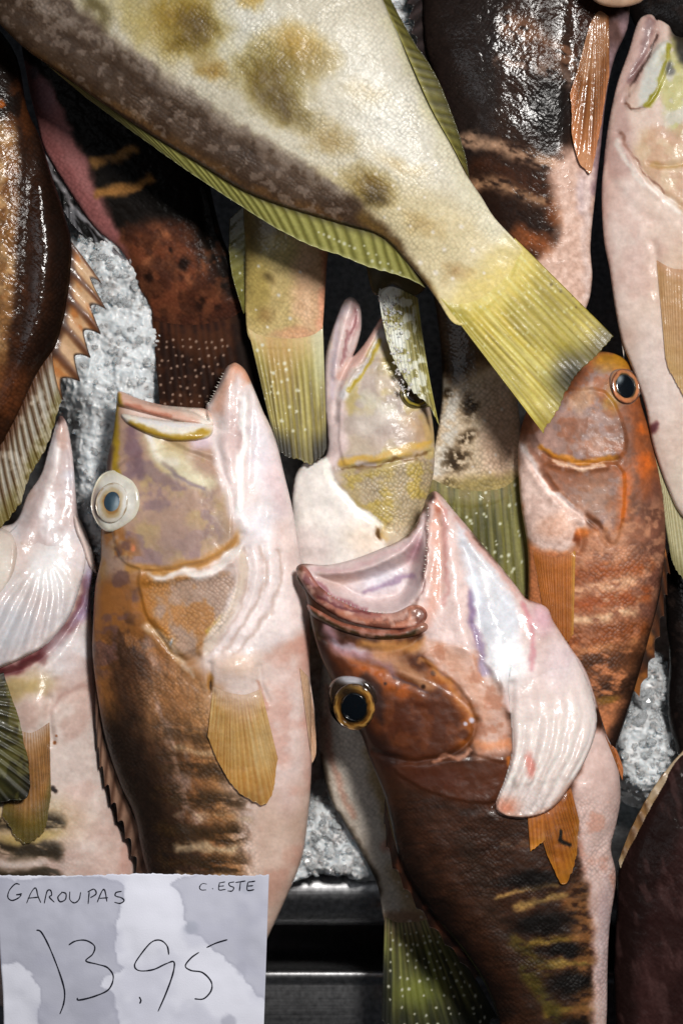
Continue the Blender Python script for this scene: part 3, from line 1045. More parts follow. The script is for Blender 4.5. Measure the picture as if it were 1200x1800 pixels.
    # eye
    f.eye(205, 881, 43, 54, 12, float(f.surf(np.array([204.0]), np.array([881.0]))[0]) - 4, 12, (226, 220, 206),
          [(176, 136, 84), (0.5, 0.62, (204, 186, 150)), (0.66, 0.85, (222, 216, 206)), (0.92, 1.0, (176, 154, 124))],
          pupil_r=0.33, iris_r=0.66, off=(-5, 3), rimcol=(220, 212, 186), pupil_off=(0, -2), haze=(7, 9, (170, 186, 194)), pcol=(66, 88, 104), glint=(-32, 6, 12, 34, (168, 152, 150)))  # greyish lilac tint on the ring; highlight low right on the pupil painted in

    # fins
    def pp(P):
        P.W(4, 22)
        P.fill((204, 158, 88))
        P.streak((176, 122, 54), 0.5, 30, 0.54, 0.1, 3)
        P.streak((226, 196, 140), 0.5, 36, 0.58, 0.1, 6)
        P.mix(1 - sm(0.05, 0.40, P.v), (222, 180, 154))
        P.mix(sm(0.55, 0.95, P.v) * 0.7, (196, 138, 58))
        P.mix(0.35 * (1 - P.ray), (228, 196, 132))
        P.blob(470, 1300, 22, 60, (226, 190, 128), 0.6)
        P.shade(40, 0.12)
    f.fin('pectoral_fin', [(378, 1196), (400, 1203), (430, 1205), (458, 1198)], [(368, 1290), (400, 1362), (440, 1404), (476, 1404), (490, 1330)], 19, pp, mat=M_FINTHIN, lift=(-1.5, 3), emerge=2.5, ridge=0.8, bow=0.0, notch=0.02, jag=0.012)
    def pv(P):
        P.fill((214, 176, 146)); P.mix(0.4 * (1 - P.ray), (178, 128, 92))
        P.mix(sm(0.7, 1, P.u) * 0.8, (206, 180, 170))
    f.fin('pelvic_fin', [(527, 1172), (536, 1182), (544, 1190)], [(549, 1345), (556, 1325), (553, 1250)], 6, pv, lift=(2, 4), ridge=1.5, notch=0.03)
    def pd(P):
        P.fill((170, 134, 112)); P.mix(0.75 * (P.ray ** 2), (92, 62, 46)); P.mix(sm(0.5, 1, P.u) * 0.5, (66, 50, 44))
    f.fin('dorsal_fin', [(168, 1215), (182, 1300), (212, 1385), (240, 1450), (268, 1540)], [(168, 1290), (176, 1360), (204, 1440), (228, 1500), (245, 1570)], 9, pd, lift=(-4, -16), on=False, ridge=2, notch=0.35, spiny=True, bow=0.03)


fish_left_main()


# ================================================================ far-left fish seen from below (white throat)
def fish_far_left():
    f = Fish('pale grouper with white pleated throat, at the left edge above the price card', 0.032, (80, 1250), seed=23)
    body = [(107, 730), (118, 745), (125, 780), (130, 819), (137, 901), (150, 935), (158, 965), (164, 1000), (160, 1040), (162, 1100), (167, 1180), (172, 1240), (183, 1359),
            (207, 1445), (230, 1484), (240, 1522), (245, 1600), (200, 1750), (80, 1800), (-80, 1700), (-150, 1500), (-170, 1200), (-140, 980), (-60, 930), (0, 925), (29, 915), (48, 870),
            (72, 834), (85, 790), (98, 745)]

    def rel(R):
        R.h *= 0.8
        R.ridge([(108, 740), (95, 830), (70, 900), (40, 960)], 14, 5)
        R.groove([(112, 780), (118, 850), (112, 920)], 12, 5)
        R.groove([(-20, 1190), (30, 1180), (80, 1155), (120, 1110), (150, 1050), (160, 1000)], 9, 14)
        R.dome(70, 1235, 40, 40, 12)
        R.groove([(92, 1225), (90, 1260), (96, 1300)], 7, 9)
        R.groove([(100, 1240), (130, 1215), (170, 1205)], 9, 3)
        R.noise(60, 2.0)
        R.noise(20, 0.7)

    def pt(P):
        P.fill((220, 196, 184))
        P.W(8, 30)
        P.poly([(90, 700), (130, 760), (150, 930), (165, 1010), (130, 1000), (60, 960), (20, 930), (70, 830)], (228, 214, 216), 1, 8)
        P.blob(107, 735, 14, 12, (70, 56, 54), 0.95)
        P.blob(112, 768, 16, 26, (222, 180, 164), 0.7)
        P.stroke([(106, 790), (90, 860), (75, 910)], 6, (246, 244, 246), 0.9, 0.9)
        P.blob(125, 840, 14, 60, (214, 208, 220), 0.8, 0, 0.9)
        P.stroke([(158, 1020), (150, 1060), (110, 1120), (60, 1160), (-10, 1185)], 13, (104, 40, 46), 0.9, 0.8)
        P.stroke([(160, 1010), (158, 1060), (140, 1085)], 14, (168, 150, 178), 0.85, 0.9)
        P.blob(50, 1205, 60, 24, (176, 152, 92), 0.8, -12, 0.8)
        P.blob(68, 1240, 34, 26, (228, 196, 180), 0.8, 0, 0.9)
        P.blob(130, 1150, 50, 60, (222, 212, 216), 0.8)
        P.blob(150, 1300, 50, 110, (226, 202, 192), 0.7)
        P.stroke([(100, 1240), (130, 1212), (170, 1205)], 6, (190, 160, 154), 0.6, 1)
        P.noise((196, 150, 136), 70, 0.6, 0.1, 0.35, seed=4)
        P.blob(40, 1440, 110, 60, (206, 180, 130), 0.7)
        for y in (1442, 1490, 1537, 1590):
            P.stroke([(-120, y + 6), (-10, y - 2), (60, y - 4), (104, y - 2)], 17, (58, 46, 28), 0.95, 0.8, m=P.m_noise(10, 0.36, 0.14, 5, 5, 3))
        P.blob(60, 1465, 60, 12, (196, 170, 100), 0.7, -5)
        P.blob(225, 1505, 16, 40, (206, 160, 146), 0.6)
        P.dots([(104, 1290), (90, 1294), (101, 1302)], 3, (150, 84, 30))
        P.dots([(100, 1384), (103, 1386), (98, 1381)], 4.5, (40, 20, 16))
        P.shade(50, 0.08, 5)
        P.shade(10, 0.06, 8)
        P.scl += 0.3 * P.m_poly([(-100, 1400), (120, 1420), (120, 1800), (-100, 1800)], 20)
        P.wet[:] = 0.25
        P.wet += 0.35 * P.m_poly([(100, 720), (150, 900), (120, 980), (60, 960)], 20)

    f.shape('body', [(body, 0.46, 0)], rel, pt, M_PALE, power=1.0)

    memb = [(20, 935), (45, 905), (90, 880), (130, 905), (150, 945), (152, 990), (142, 1035), (124, 1085), (88, 1130), (45, 1155), (5, 1172), (-50, 1190), (-90, 1100), (-50, 980)]

    def rm(R):
        R.h *= 1.0
        base = (78, 920)
        for i, e in enumerate([(-60, 1180), (-15, 1178), (28, 1165), (66, 1145), (98, 1118), (124, 1078), (140, 1030)]):
            m_ = ((base[0] + e[0]) / 2 + 18, (base[1] + e[1]) / 2 - 6 + 3 * i)
            q = (base[0] * .2 + e[0] * .8 + 14, base[1] * .2 + e[1] * .8 - 10)
            R.groove([(base[0] + 6 * i - 10, base[1] + 70), m_, q, e], 5, 5.5)
            R.ridge([(base[0] + 6 * i - 18, base[1] + 70), (m_[0] - 10, m_[1]), (q[0] - 12, q[1]), (e[0] - 12, e[1])], 7, 3.5)
        R.noise(30, 1)

    def pm(P):
        pt(P)
        P.W(6, 22)
        P.mix(sm(60, 190, np.hypot(P.x - 92, P.y - 900)), (222, 212, 214))
        P.noise((232, 208, 204), 40, 0.5, 0.1, 0.5)
        for i in range(7):
            P.stroke([(70 + 6 * i, 990), (60 + 8 * i, 1040 - 3 * i), (20 + 16 * i, 1130 - 10 * i), (-10 + 20 * i, 1178 - 15 * i)], 5, (196, 184, 188), 0.45, 1, m=sm(70, 200, np.hypot(P.x - 92, P.y - 900)))
        P.blob(90, 1000, 40, 50, (240, 238, 240), 0.8)
        P.blob(20, 1100, 50, 40, (206, 206, 214), 0.7)
        P.blob(120, 930, 20, 30, (228, 214, 210), 0.7)
        P.stroke([(20, 1166), (70, 1142), (110, 1100)], 5, (226, 206, 200), 0.8)
        P.wet[:] = 0.55
    f.shape('gill_membrane', [(memb, 0.14, 0)], rm, pm, M_PALE, on=True, lift=lambda x, y: -0.8 + 10 * sm(30, 240, np.hypot(x - 92, y - 900) + 30 * (fbm(x, y, 40, 2, 5) - .5)))
    def pc(P):
        P.fill((226, 206, 192)); P.blob(-5, 990, 30, 50, (232, 220, 204), 0.8)
        P.stroke([(34, 960), (28, 1020), (0, 1060)], 6, (206, 186, 172), 0.8)
    f.shape('gill_cover', [([(-60, 920), (10, 930), (32, 955), (34, 995), (20, 1030), (-8, 1062), (-60, 1080)], 0.2, 2)], None, pc, M_PALE, on=True, lift=9)
    f.shape('gill_spine', [([(132, 905), (146, 922), (160, 960), (170, 1006), (158, 995), (146, 960), (134, 930)], 0.5, 0)], None, lambda P: P.fill((226, 200, 190)), M_PALE, on=True, lift=6)
    def pf(P):
        P.fill((190, 136, 70)); P.streak((150, 100, 40), 0.5, 26, 0.54, 0.1, 3); P.mix(1 - sm(0.05, 0.35, P.v), (220, 186, 166)); P.mix(0.45 * (1 - P.ray), (150, 104, 44))
        P.mix(sm(0.6, 0.95, P.v), (122, 104, 36)); P.shade(30, 0.15)
    f.fin('pectoral_fin', [(32, 1262), (60, 1272), (92, 1256)], [(10, 1440), (50, 1480), (84, 1462), (96, 1400)], 15, pf, mat=M_FINTHIN, lift=(-1.5, 3), emerge=2.5, ridge=0.8, notch=0.03)
    def pd(P):
        P.fill((150, 120, 104)); P.mix(0.7 * P.ray ** 2, (60, 44, 38))
    f.fin('dorsal_fin', [(166, 1200), (176, 1290), (190, 1370), (212, 1440), (232, 1480)], [(172, 1215), (190, 1340), (206, 1400), (226, 1460), (240, 1500)], 7, pd, lift=(0, -6), on=False, spiny=True, notch=0.3)


fish_far_left()


# ================================================================ tail lying over the far-left fish
def fish_tail_left():
    f = Fish('dark olive fish of which only the fanned tail reaches in at the left edge', 0.072, (0, 1290), seed=29)
    f.shape('body', [([(-60, 1160), (-30, 1190), (-22, 1280), (-40, 1380), (-120, 1420), (-320, 1440), (-480, 1350), (-500, 1200), (-330, 1090), (-150, 1110)], 0.4, 0)], None,
            lambda P: (P.fill((70, 66, 40)), P.shade(40, 0.3)), M_SCALED)
    def pt(P):
        P.W(5, 20)
        P.fill((74, 72, 34))
        P.mix(0.6 * P.ray ** 2, (34, 34, 18))
        P.mix(sm(0.75, 1, P.v) * 0.8, (30, 30, 18))
        P.stroke([(14, 1205), (36, 1270), (48, 1330)], 9, (112, 106, 40), 0.8)
        P.noise((120, 116, 60), 26, 0.62, 0.06, 0.6)
        P.noise((196, 196, 170), 12, 0.75, 0.05, 0.6, m=sm(0.85, 0.95, P.v))
    f.fin('tail_fin', [(-30, 1195), (-24, 1280), (-40, 1375)], [(6, 1182), (34, 1262), (52, 1345), (52, 1400), (20, 1412), (-30, 1420)], 13, pt, lift=(0, -14), on=False, ridge=3, notch=0.03)


fish_tail_left()


# ================================================================ brown fish along the upper left edge
def fish_upper_left():
    f = Fish('glossy dark brown grouper with orange spiny back fin, along the upper left edge', 0.062, (0, 500), seed=31)
    body = [(20, 80), (48, 190), (70, 240), (92, 310), (115, 380), (127, 440), (117, 540), (97, 610), (64, 660), (25, 742), (-10, 800), (-120, 910), (-250, 850), (-290, 400), (-200, 80), (-80, 0)]

    def rel(R):
        R.h *= 0.62
        R.ridge([(75, 330), (85, 440), (75, 540), (45, 640), (5, 720)], 16, 5)
        R.groove([(60, 250), (50, 420), (38, 600), (0, 700)], 14, 4)
        R.noise(26, 0.8)
        R.noise(9, 0.4)

    def pt(P):
        P.W(5, 24)
        P.fill((150, 108, 64))
        P.noise((196, 160, 116), 30, 0.5, 0.12, 0.8, seed=2)  # gold sheen of the scales painted in as paler spots
        P.poly([(22, 60), (34, 250), (36, 400), (26, 560), (8, 680), (-20, 760), (-10, 830), (200, 800), (200, 60)], (58, 32, 16), 1, 10)
        P.poly([(60, 60), (75, 300), (95, 440), (90, 560), (60, 640), (200, 600), (200, 60)], (32, 17, 10), 0.95, 16)
        P.poly([(-60, 0), (30, 60), (45, 190), (10, 215), (-60, 190)], (30, 16, 10), 0.95, 14)  # deep shadow beside the diagonal fish, painted dark on the skin
        P.noise((104, 58, 24), 26, 0.60, 0.08, 0.5, m=P.m_poly([(15, 180), (60, 200), (40, 640), (0, 700)], 12), seed=5)
        P.blob(8, 185, 9, 6, (198, 110, 28), 0.9)
        P.blob(20, 690, 40, 50, (112, 64, 34), 0.7)
        P.scl[:] = 0.8
        P.wet[:] = 0.16
        P.wet += 0.8 * P.m_stroke([(66, 340), (78, 440), (72, 540), (50, 640)], 14, 1) + 0.35 * P.m_stroke([(4, 220), (10, 400), (4, 600)], 22, 1)
        P.shade(8, 0.2, 3)

    f.shape('body', [(body, 0.5, 0)], rel, pt, M_DARK, power=0.8)

    def ps(P):
        P.W(3, 16)
        P.fill((206, 168, 128))
        P.mix(0.8 * P.m_noise(26, 0.5, 0.08, 2, 60, 2.5), (196, 124, 58))
        P.mix(0.85 * np.clip(P.ray - 0.55, 0, 1) * 2.2, (96, 54, 26))
        P.mix((1 - sm(0.0, 0.3, P.v)) * 0.85, (70, 38, 18))
        P.mix(sm(0.86, 1, P.v) * 0.9, (44, 32, 22))
        P.wet[:] = 0.6
    f.fin('spiny_dorsal_fin', [(126, 425), (124, 470), (118, 530), (108, 575), (94, 615), (66, 655)],
          [(180, 500), (188, 556), (174, 598), (158, 634), (142, 670), (112, 706)], 5, ps, lift=(0, -16), on=False, ridge=4, notch=0.42, spiny=True, bow=-0.05, thick=2)
    def pd(P):
        P.W(3, 16)
        P.fill((178, 170, 156))
        P.mix(0.9 * np.clip(P.ray - 0.35, 0, 1) * 1.6, (92, 62, 26))
        P.mix((1 - sm(0.0, 0.35, P.v)) * 0.8, (92, 52, 26))
        P.mix(sm(0.6, 0.95, P.v) * 0.75, (120, 106, 40))
        P.noise((206, 196, 182), 20, 0.6, 0.08, 0.6, seed=3)
        P.wet[:] = 0.6
    f.fin('soft_dorsal_fin', [(92, 618), (64, 660), (25, 742), (-10, 795), (-60, 850)], [(110, 706), (88, 775), (58, 840), (22, 912), (-50, 980)], 15, pd, lift=(4, 0), on=False, ridge=4.5, notch=0.07, bow=0.12)


fish_upper_left()


# ================================================================ black fish under the diagonal fish
def fish_black():
    f = Fish('black grouper with pink belly and spotted brown tail, beneath the diagonal fish', 0.030, (250, 400), seed=37)
    body = [(40, 40), (48, 135), (66, 215), (78, 262), (115, 325), (165, 398), (215, 443), (240, 497), (266, 545), (280, 600), (330, 640), (420, 640), (446, 600), (430, 545), (418, 480),
            (392, 420), (374, 350), (350, 240), (300, 120), (200, 20), (100, -20)]

    def rel(R):
        R.h *= 0.75
        R.ridge([(362, 335), (380, 400), (396, 450), (420, 520)], 5, 4)
        R.groove([(350, 335), (368, 420), (405, 520)], 9, 6)
        R.noise(30, 1.4)
        R.noise(9, 0.9)

    def pt(P):
        P.W(7, 22)
        P.fill((26, 20, 16))
        P.poly([(30, 100), (62, 120), (100, 170), (135, 240), (165, 310), (195, 380), (220, 430), (225, 470), (150, 400), (60, 250)], (164, 110, 108), 1, 9)
        P.blob(80, 170, 20, 40, (150, 116, 124), 0.6, -20)
        P.stroke([(85, 250), (150, 350), (205, 420)], 14, (160, 98, 96), 0.6, 1)
        P.blob(62, 128, 12, 14, (110, 100, 104), 0.8)
        P.stroke([(165, 288), (205, 282), (240, 264)], 11, (166, 122, 70), 0.95, 0.8)
        P.stroke([(180, 344), (225, 334), (268, 318)], 12, (170, 122, 66), 0.95, 0.8)
        P.poly([(215, 425), (260, 395), (330, 398), (350, 450), (400, 530), (430, 570), (420, 620), (280, 610), (250, 530)], (120, 68, 44), 1, 20)
        P.noise((178, 116, 78), 26, 0.56, 0.1, 0.6, m=P.m_poly([(215, 425), (260, 400), (340, 410), (410, 550), (400, 600), (280, 600)], 14), seed=3)
        for x, y, r in ((325, 466, 15), (262, 487, 9), (350, 535, 12), (383, 543, 8), (383, 570, 8), (290, 553, 9), (330, 600, 9), (300, 440, 6)):
            P.blob(x, y, r, r, (28, 16, 12), 0.92, 0, 0.6)
        P.poly([(250, 575), (330, 548), (440, 535), (470, 680), (270, 680)], (70, 38, 26), 0.92, 34)
        P.noise((60, 34, 24), 30, 0.55, 0.1, 0.6, seed=21, m=P.m_poly([(215, 425), (260, 395), (330, 398), (430, 570), (280, 610)], 14))
        P.noise((120, 72, 46), 12, 0.6, 0.1, 0.5, seed=9, m=P.m_poly([(220, 420), (450, 420), (450, 640), (280, 640)], 14))
        P.scl[:] = 0.5
        P.wet[:] = 0.03

    f.shape('body', [(body, 0.36, 0)], lambda R: (rel(R), R.taper((320, 480), (350, 600), 0.03)), pt, M_DARK, power=0.85)
    rnd = np.random.RandomState(3)
    def ptl(P):
        P.W(4, 18)
        P.fill((52, 28, 16))
        P.mix((1 - sm(0.02, 0.35, P.v)) * 0.9, (84, 46, 28))
        P.mix(0.6 * P.ray, (34, 16, 10))
        P.noise((92, 54, 30), 40, 0.55, 0.1, 0.6)
        P.mix(sm(0.75, 1, P.u) * 0.8, (14, 10, 8))
        ds = []
        for i in range(11):
            for j in range(12):
                uu, vv = (i + 0.5) / 12 + rnd.uniform(-.02, .02), (j + 0.5) / 12 + rnd.uniform(-.03, .03)
                if uu < 0.78:
                    x = (1 - vv) * (272 + 160 * uu) + vv * (287 + 200 * uu)
                    ds.append((x, 590 + vv * 190))
        P.dots(ds, 2.2, (176, 150, 134), 0.85)
    f.fin('tail_fin', [(266, 548), (330, 556), (392, 546), (426, 524)], [(288, 780), (350, 800), (430, 810), (486, 800)], 12, ptl, mat=M_DARK, lift=(-2, -1), emerge=4, on=True, ridge=0.8, notch=0.02, wet=0.0)
    def pv(P):
        P.fill((30, 28, 28)); P.mix(0.8 * P.m_stroke([(80, 275), (118, 345), (165, 402), (224, 462)], 4, 0.9), (176, 172, 176))
        P.noise((150, 150, 156), 20, 0.62, 0.06, 0.7, ang=55, stretch=4)
        P.wet[:] = 0.8
    f.fin('anal_fin', [(76, 262), (114, 326), (164, 398), (228, 462)], [(90, 330), (125, 392), (180, 440), (228, 468)], 8, pv, mat=M_DARK, lift=(2, -4), on=False, ridge=2.5, notch=0.04)


fish_black()


# ================================================================ small tail between the black fish and the middle head
def fish_small_tail():
    f = Fish('cream fish with narrow olive tail hanging down between two open-mouthed heads', 0.045, (500, 520), seed=41)
    body = [(432, 300), (428, 380), (431, 430), (430, 500), (432, 560), (440, 598), (470, 612), (520, 612), (560, 596), (566, 582), (571, 520), (576, 451), (590, 380), (600, 250), (560, 120), (470, 120)]

    def pt(P):
        P.W(7, 26)
        P.fill((200, 178, 122))
        P.blob(450, 480, 26, 110, (172, 152, 84), 0.8)
        P.blob(545, 500, 34, 120, (222, 180, 142), 0.9)
        P.blob(480, 440, 40, 40, (206, 186, 120), 0.8)
        P.stroke([(575, 430), (568, 580)], 10, (218, 152, 122), 0.8, 0.9)
        P.blob(520, 588, 45, 14, (206, 152, 116), 0.7)
        P.blob(472, 488, 14, 9, (110, 92, 52), 0.8, 25, 0.9)
        P.blob(466, 556, 16, 16, (146, 116, 66), 0.7, 0, 0.9)
        P.poly([(400, 100), (600, 100), (600, 405), (500, 400), (430, 430)], (104, 84, 46), 0.7, 22)
        P.dots([(470, 440), (455, 470), (490, 520), (450, 545), (528, 480), (510, 560), (470, 575), (445, 600), (480, 605)], 3, (226, 220, 206), 0.8)
        P.scl[:] = 0.5
        P.shade(12, 0.1)
    f.shape('body', [(body, 0.5, 0)], lambda R: (R.noise(20, 0.8), R.taper((500, 430), (502, 600), 0.03)), pt, M_SCALED, power=0.8)
    rnd = np.random.RandomState(8)
    def ptl(P):
        P.W(4, 20)
        P.fill((170, 154, 76))
        P.mix((1 - sm(0.05, 0.35, P.v)) * 0.95, (206, 176, 124))
        P.streak((106, 92, 34), 0.7, 22, 0.55, 0.1, 2, sm(.2, .5, P.v))
        P.streak((196, 184, 122), 0.5, 30, 0.6, 0.1, 5)
        P.mix(0.55 * P.ray ** 2 * sm(0.1, 0.5, P.v), (112, 98, 36))
        P.mix(sm(0.72, 0.9, P.u) * (1 - sm(0.3, 0.75, P.v)) * 0.7, (206, 204, 168))
        P.mix(sm(0.15, 0.30, P.u) * (1 - sm(0.45, 0.7, P.u)) * (1 - sm(0.2, 0.7, P.v)) * 0.5, (186, 142, 76))
        P.mix(sm(0.74, 0.97, P.v) * np.where((P.u < 0.42) | (P.u > 0.72), 0.92, 0.35), (38, 34, 16))
        P.dots([(445 + 0.25 * t + rnd.uniform(-10, 60), 600 + t) for t in rnd.uniform(5, 160, 26)], 3, (222, 218, 196), 0.75)
    f.fin('tail_fin', [(432, 560), (455, 574), (500, 580), (545, 574), (567, 558)], [(484, 782), (500, 812), (530, 822), (556, 822), (575, 800)], 13, ptl, lift=(-1.5, -1), emerge=2.6, ridge=1.2, notch=0.025)
    def pa(P):
        P.fill((122, 116, 52)); P.mix(0.5 * (1 - P.ray), (156, 150, 84)); P.dots([(415, 450), (422, 480), (412, 430), (425, 510)], 2.5, (206, 206, 190))
        P.mix((1 - sm(0, .4, P.u)) * 0.8, (60, 54, 24))
    f.fin('anal_fin', [(430, 360), (432, 440), (433, 545)], [(402, 385), (404, 470), (428, 552)], 7, pa, lift=(0, -6), on=False, notch=0.03)


fish_small_tail()


# ================================================================ head in the middle with narrow open mouth
def fish_middle_head():
    f = Fish('pale beige grouper with narrow open mouth and an icy fin covering its eye', 0.034, (650, 780), seed=43)
    body = [(570, 690), (572, 650), (585, 650), (600, 640), (615, 632), (640, 604), (660, 572), (672, 556), (682, 570), (700, 610), (740, 670), (760, 740), (763, 820), (752, 880), (746, 960),
            (720, 1060), (600, 1110), (535, 1040), (514, 930), (515, 862), (532, 815), (572, 800), (573, 740)]
    jaw = [(569, 645), (576, 602), (592, 556), (604, 529), (619, 522), (633, 540), (635, 574), (628, 606), (616, 640), (610, 700), (590, 780), (572, 740)]
    tissue = [(515, 930), (514, 860), (530, 818), (575, 812), (590, 850), (625, 888), (664, 918), (668, 960), (640, 1000), (540, 1040)]

    def rel(R):
        R.h *= 0.8
        R.ridge([(617, 532), (600, 590), (588, 660)], 7, 5)
        R.groove([(626, 545), (612, 590), (598, 640)], 5, 6)
        R.groove([(632, 580), (618, 625), (596, 680), (588, 740)], 6, 6)
        R.ridge([(668, 566), (640, 620), (612, 660), (596, 700)], 8, 4)
        R.groove([(664, 590), (646, 630), (612, 686)], 5, 4)
        R.step([(604, 690), (640, 640), (700, 640), (760, 720), (760, 790), (700, 806), (640, 816), (606, 818), (596, 760)], 7, 24)
        R.groove([(598, 824), (630, 824), (660, 818), (700, 808), (756, 796)], 5, 5)
        R.groove([(590, 850), (625, 888), (664, 918), (690, 926)], 6, 6)
        R.groove([(664, 924), (662, 946)], 5, 8)
        R.noise(34, 1.4)
        R.noise(12, 0.5)

    def pt(P):
        P.W(9, 30)
        P.fill((196, 178, 158))
        P.noise((176, 160, 152), 34, 0.52, 0.1, 0.8, seed=2)
        P.noise((190, 172, 106), 36, 0.57, 0.08, 0.75, seed=5, m=P.m_poly([(600, 640), (680, 600), (770, 760), (760, 960), (620, 880)], 14))
        P.poly([(560, 700), (570, 640), (600, 540), (620, 515), (640, 540), (636, 590), (618, 640), (608, 700), (604, 800), (570, 820)], (224, 196, 192), 0.97, 8)
        P.blob(622, 560, 10, 34, (196, 150, 150), 0.7, 8)
        P.stroke([(627, 548), (613, 592), (598, 644)], 3, (150, 96, 100), 0.8, 0.9)
        P.stroke([(604, 545), (588, 620), (582, 700)], 7, (212, 190, 200), 0.8, 0.9)
        P.stroke([(672, 558), (648, 596), (620, 630), (600, 660)], 11, (218, 176, 164), 0.95, 0.7)
        P.blob(668, 562, 9, 9, (190, 140, 112), 0.8)
        P.stroke([(672, 590), (650, 630), (622, 676), (604, 698)], 9, (214, 210, 212), 0.9, 0.8)
        P.stroke([(664, 606), (644, 646), (616, 688)], 5, (188, 164, 54), 0.95, 0.8)
        P.stroke([(640, 700), (664, 720), (690, 720)], 12, (206, 200, 176), 0.7, 0.9)
        P.blob(690, 640, 24, 24, (196, 180, 96), 0.8)
        P.blob(660, 740, 44, 30, (208, 196, 184), 0.6)
        P.blob(735, 760, 32, 44, (186, 148, 102), 0.7, 0, 0.9)
        P.blob(690, 770, 50, 26, (176, 158, 150), 0.7)
        P.stroke([(604, 814), (640, 806), (690, 800), (756, 780)], 7, (202, 164, 72), 0.9, 0.8)
        P.stroke([(602, 824), (650, 820), (700, 808), (752, 796)], 2.5, (130, 96, 52), 0.8, 0.9)
        lid = P.m_poly([(600, 834), (680, 822), (756, 806), (752, 940), (690, 935), (640, 890)], 8)
        P.mix(lid * 0.75, (170, 152, 116))
        P.noise((184, 160, 70), 28, 0.58, 0.08, 0.7, m=lid, seed=11)
        P.scl += 0.85 * lid
        P.poly([(514, 940), (512, 860), (530, 818), (576, 812), (592, 850), (626, 888), (664, 916), (672, 960), (640, 1010), (540, 1050)], (236, 226, 218), 0.98, 6)
        P.stroke([(570, 815), (592, 855), (628, 890), (668, 918)], 6, (248, 244, 232), 0.9, 0.9)
        P.blob(640, 950, 40, 36, (232, 206, 180), 0.8, 0, 0.9)
        P.blob(552, 965, 40, 40, (218, 196, 192), 0.6)
        P.blob(664, 936, 5, 13, (96, 58, 10), 0.95, 0)
        P.blob(676, 936, 9, 12, (206, 160, 62), 0.9)
        P.stroke([(690, 935), (720, 960), (720, 1040)], 24, (210, 190, 160), 0.8)
        P.shade(18, 0.09)
        P.wet[:] = 0.2
    f.shape('body', [(body, 0.46, 0), (jaw, 0.7, 5), (tissue, 0.45, 4)], rel, pt, M_PALE, power=0.85)
    f.eye(730, 696, 30, 24, 20, float(f.surf(np.array([730.0]), np.array([696.0]))[0]) - 3, 9, (120, 108, 60), [(40, 40, 30), (0.6, 0.8, (196, 174, 60)), (0.88, 1, (60, 54, 34))], 0.55, 0.8)


fish_middle_head()


# ================================================================ icy fin above the middle head
def fish_icy_tail():
    f = Fish('small olive fish tail crusted with ice crystals, lying over the eye of the middle head', 0.055, (710, 560), seed=47)
    f.shape('body', [([(655, 515), (690, 500), (728, 520), (760, 480), (800, 330), (740, 220), (670, 250), (640, 400)], 0.35, 0)], None,
            lambda P: (P.fill((96, 84, 50)), P.shade(30, 0.2)), M_SCALED)
    def pt(P):
        P.W(5, 18)
        P.fill((150, 140, 78))
        P.mix(0.55 * P.ray ** 2, (92, 86, 36))
        P.noise((226, 226, 216), 22, 0.42, 0.08, 0.95, m=(1 - sm(0.45, 0.72, P.u)) * (1 - 0.5 * sm(.6, 1, P.v)), seed=3)
        P.noise((220, 218, 200), 14, 0.54, 0.06, 0.8, seed=7)
        P.stroke([(735, 540), (756, 650), (772, 750)], 9, (158, 148, 62), 0.8)
    f.fin('tail_fin', [(664, 512), (690, 504), (734, 524)], [(680, 600), (700, 655), (735, 706), (760, 728), (775, 764)], 12, pt, lift=(2, 6), on=True, ridge=2.6, notch=0.05, bow=0.06)
    # frost: grains frozen to the left half of the fin
    rnd = np.random.RandomState(2)
    V, F = [], []
    for i in range(150):
        t = rnd.rand()
        w_ = rnd.rand() ** 1.6
        x = 664 + 40 * t + w_ * 34 + rnd.uniform(-3, 3)
        y = 508 + 180 * t + w_ * 10
        r = S * (1.6 + 2.6 * rnd.rand() ** 2)
        c = wpos(np.array(x), np.array(y), np.array(0.055 + S * (5.5 + 3.0 * rnd.rand())), 0.055)
        o8 = np.array([(1, 0, 0), (-1, 0, 0), (0, 1, 0), (0, -1, 0), (0, 0, 1), (0, 0, -1)], float) * (0.6 + 0.8 * rnd.rand(6, 1)) * r
        q, _ = np.linalg.qr(rnd.randn(3, 3))
        n = len(V) * 6
        V.append(o8 @ q.T + c)
        F += [(n, n + 2, n + 4), (n + 2, n + 1, n + 4), (n + 1, n + 3, n + 4), (n + 3, n, n + 4), (n + 2, n, n + 5), (n + 1, n + 2, n + 5), (n + 3, n + 1, n + 5), (n, n + 3, n + 5)]
    make_mesh('frost', np.concatenate(V), np.array(F), M_ICE, f.root, origin=f.loc, smooth=False)


fish_icy_tail()


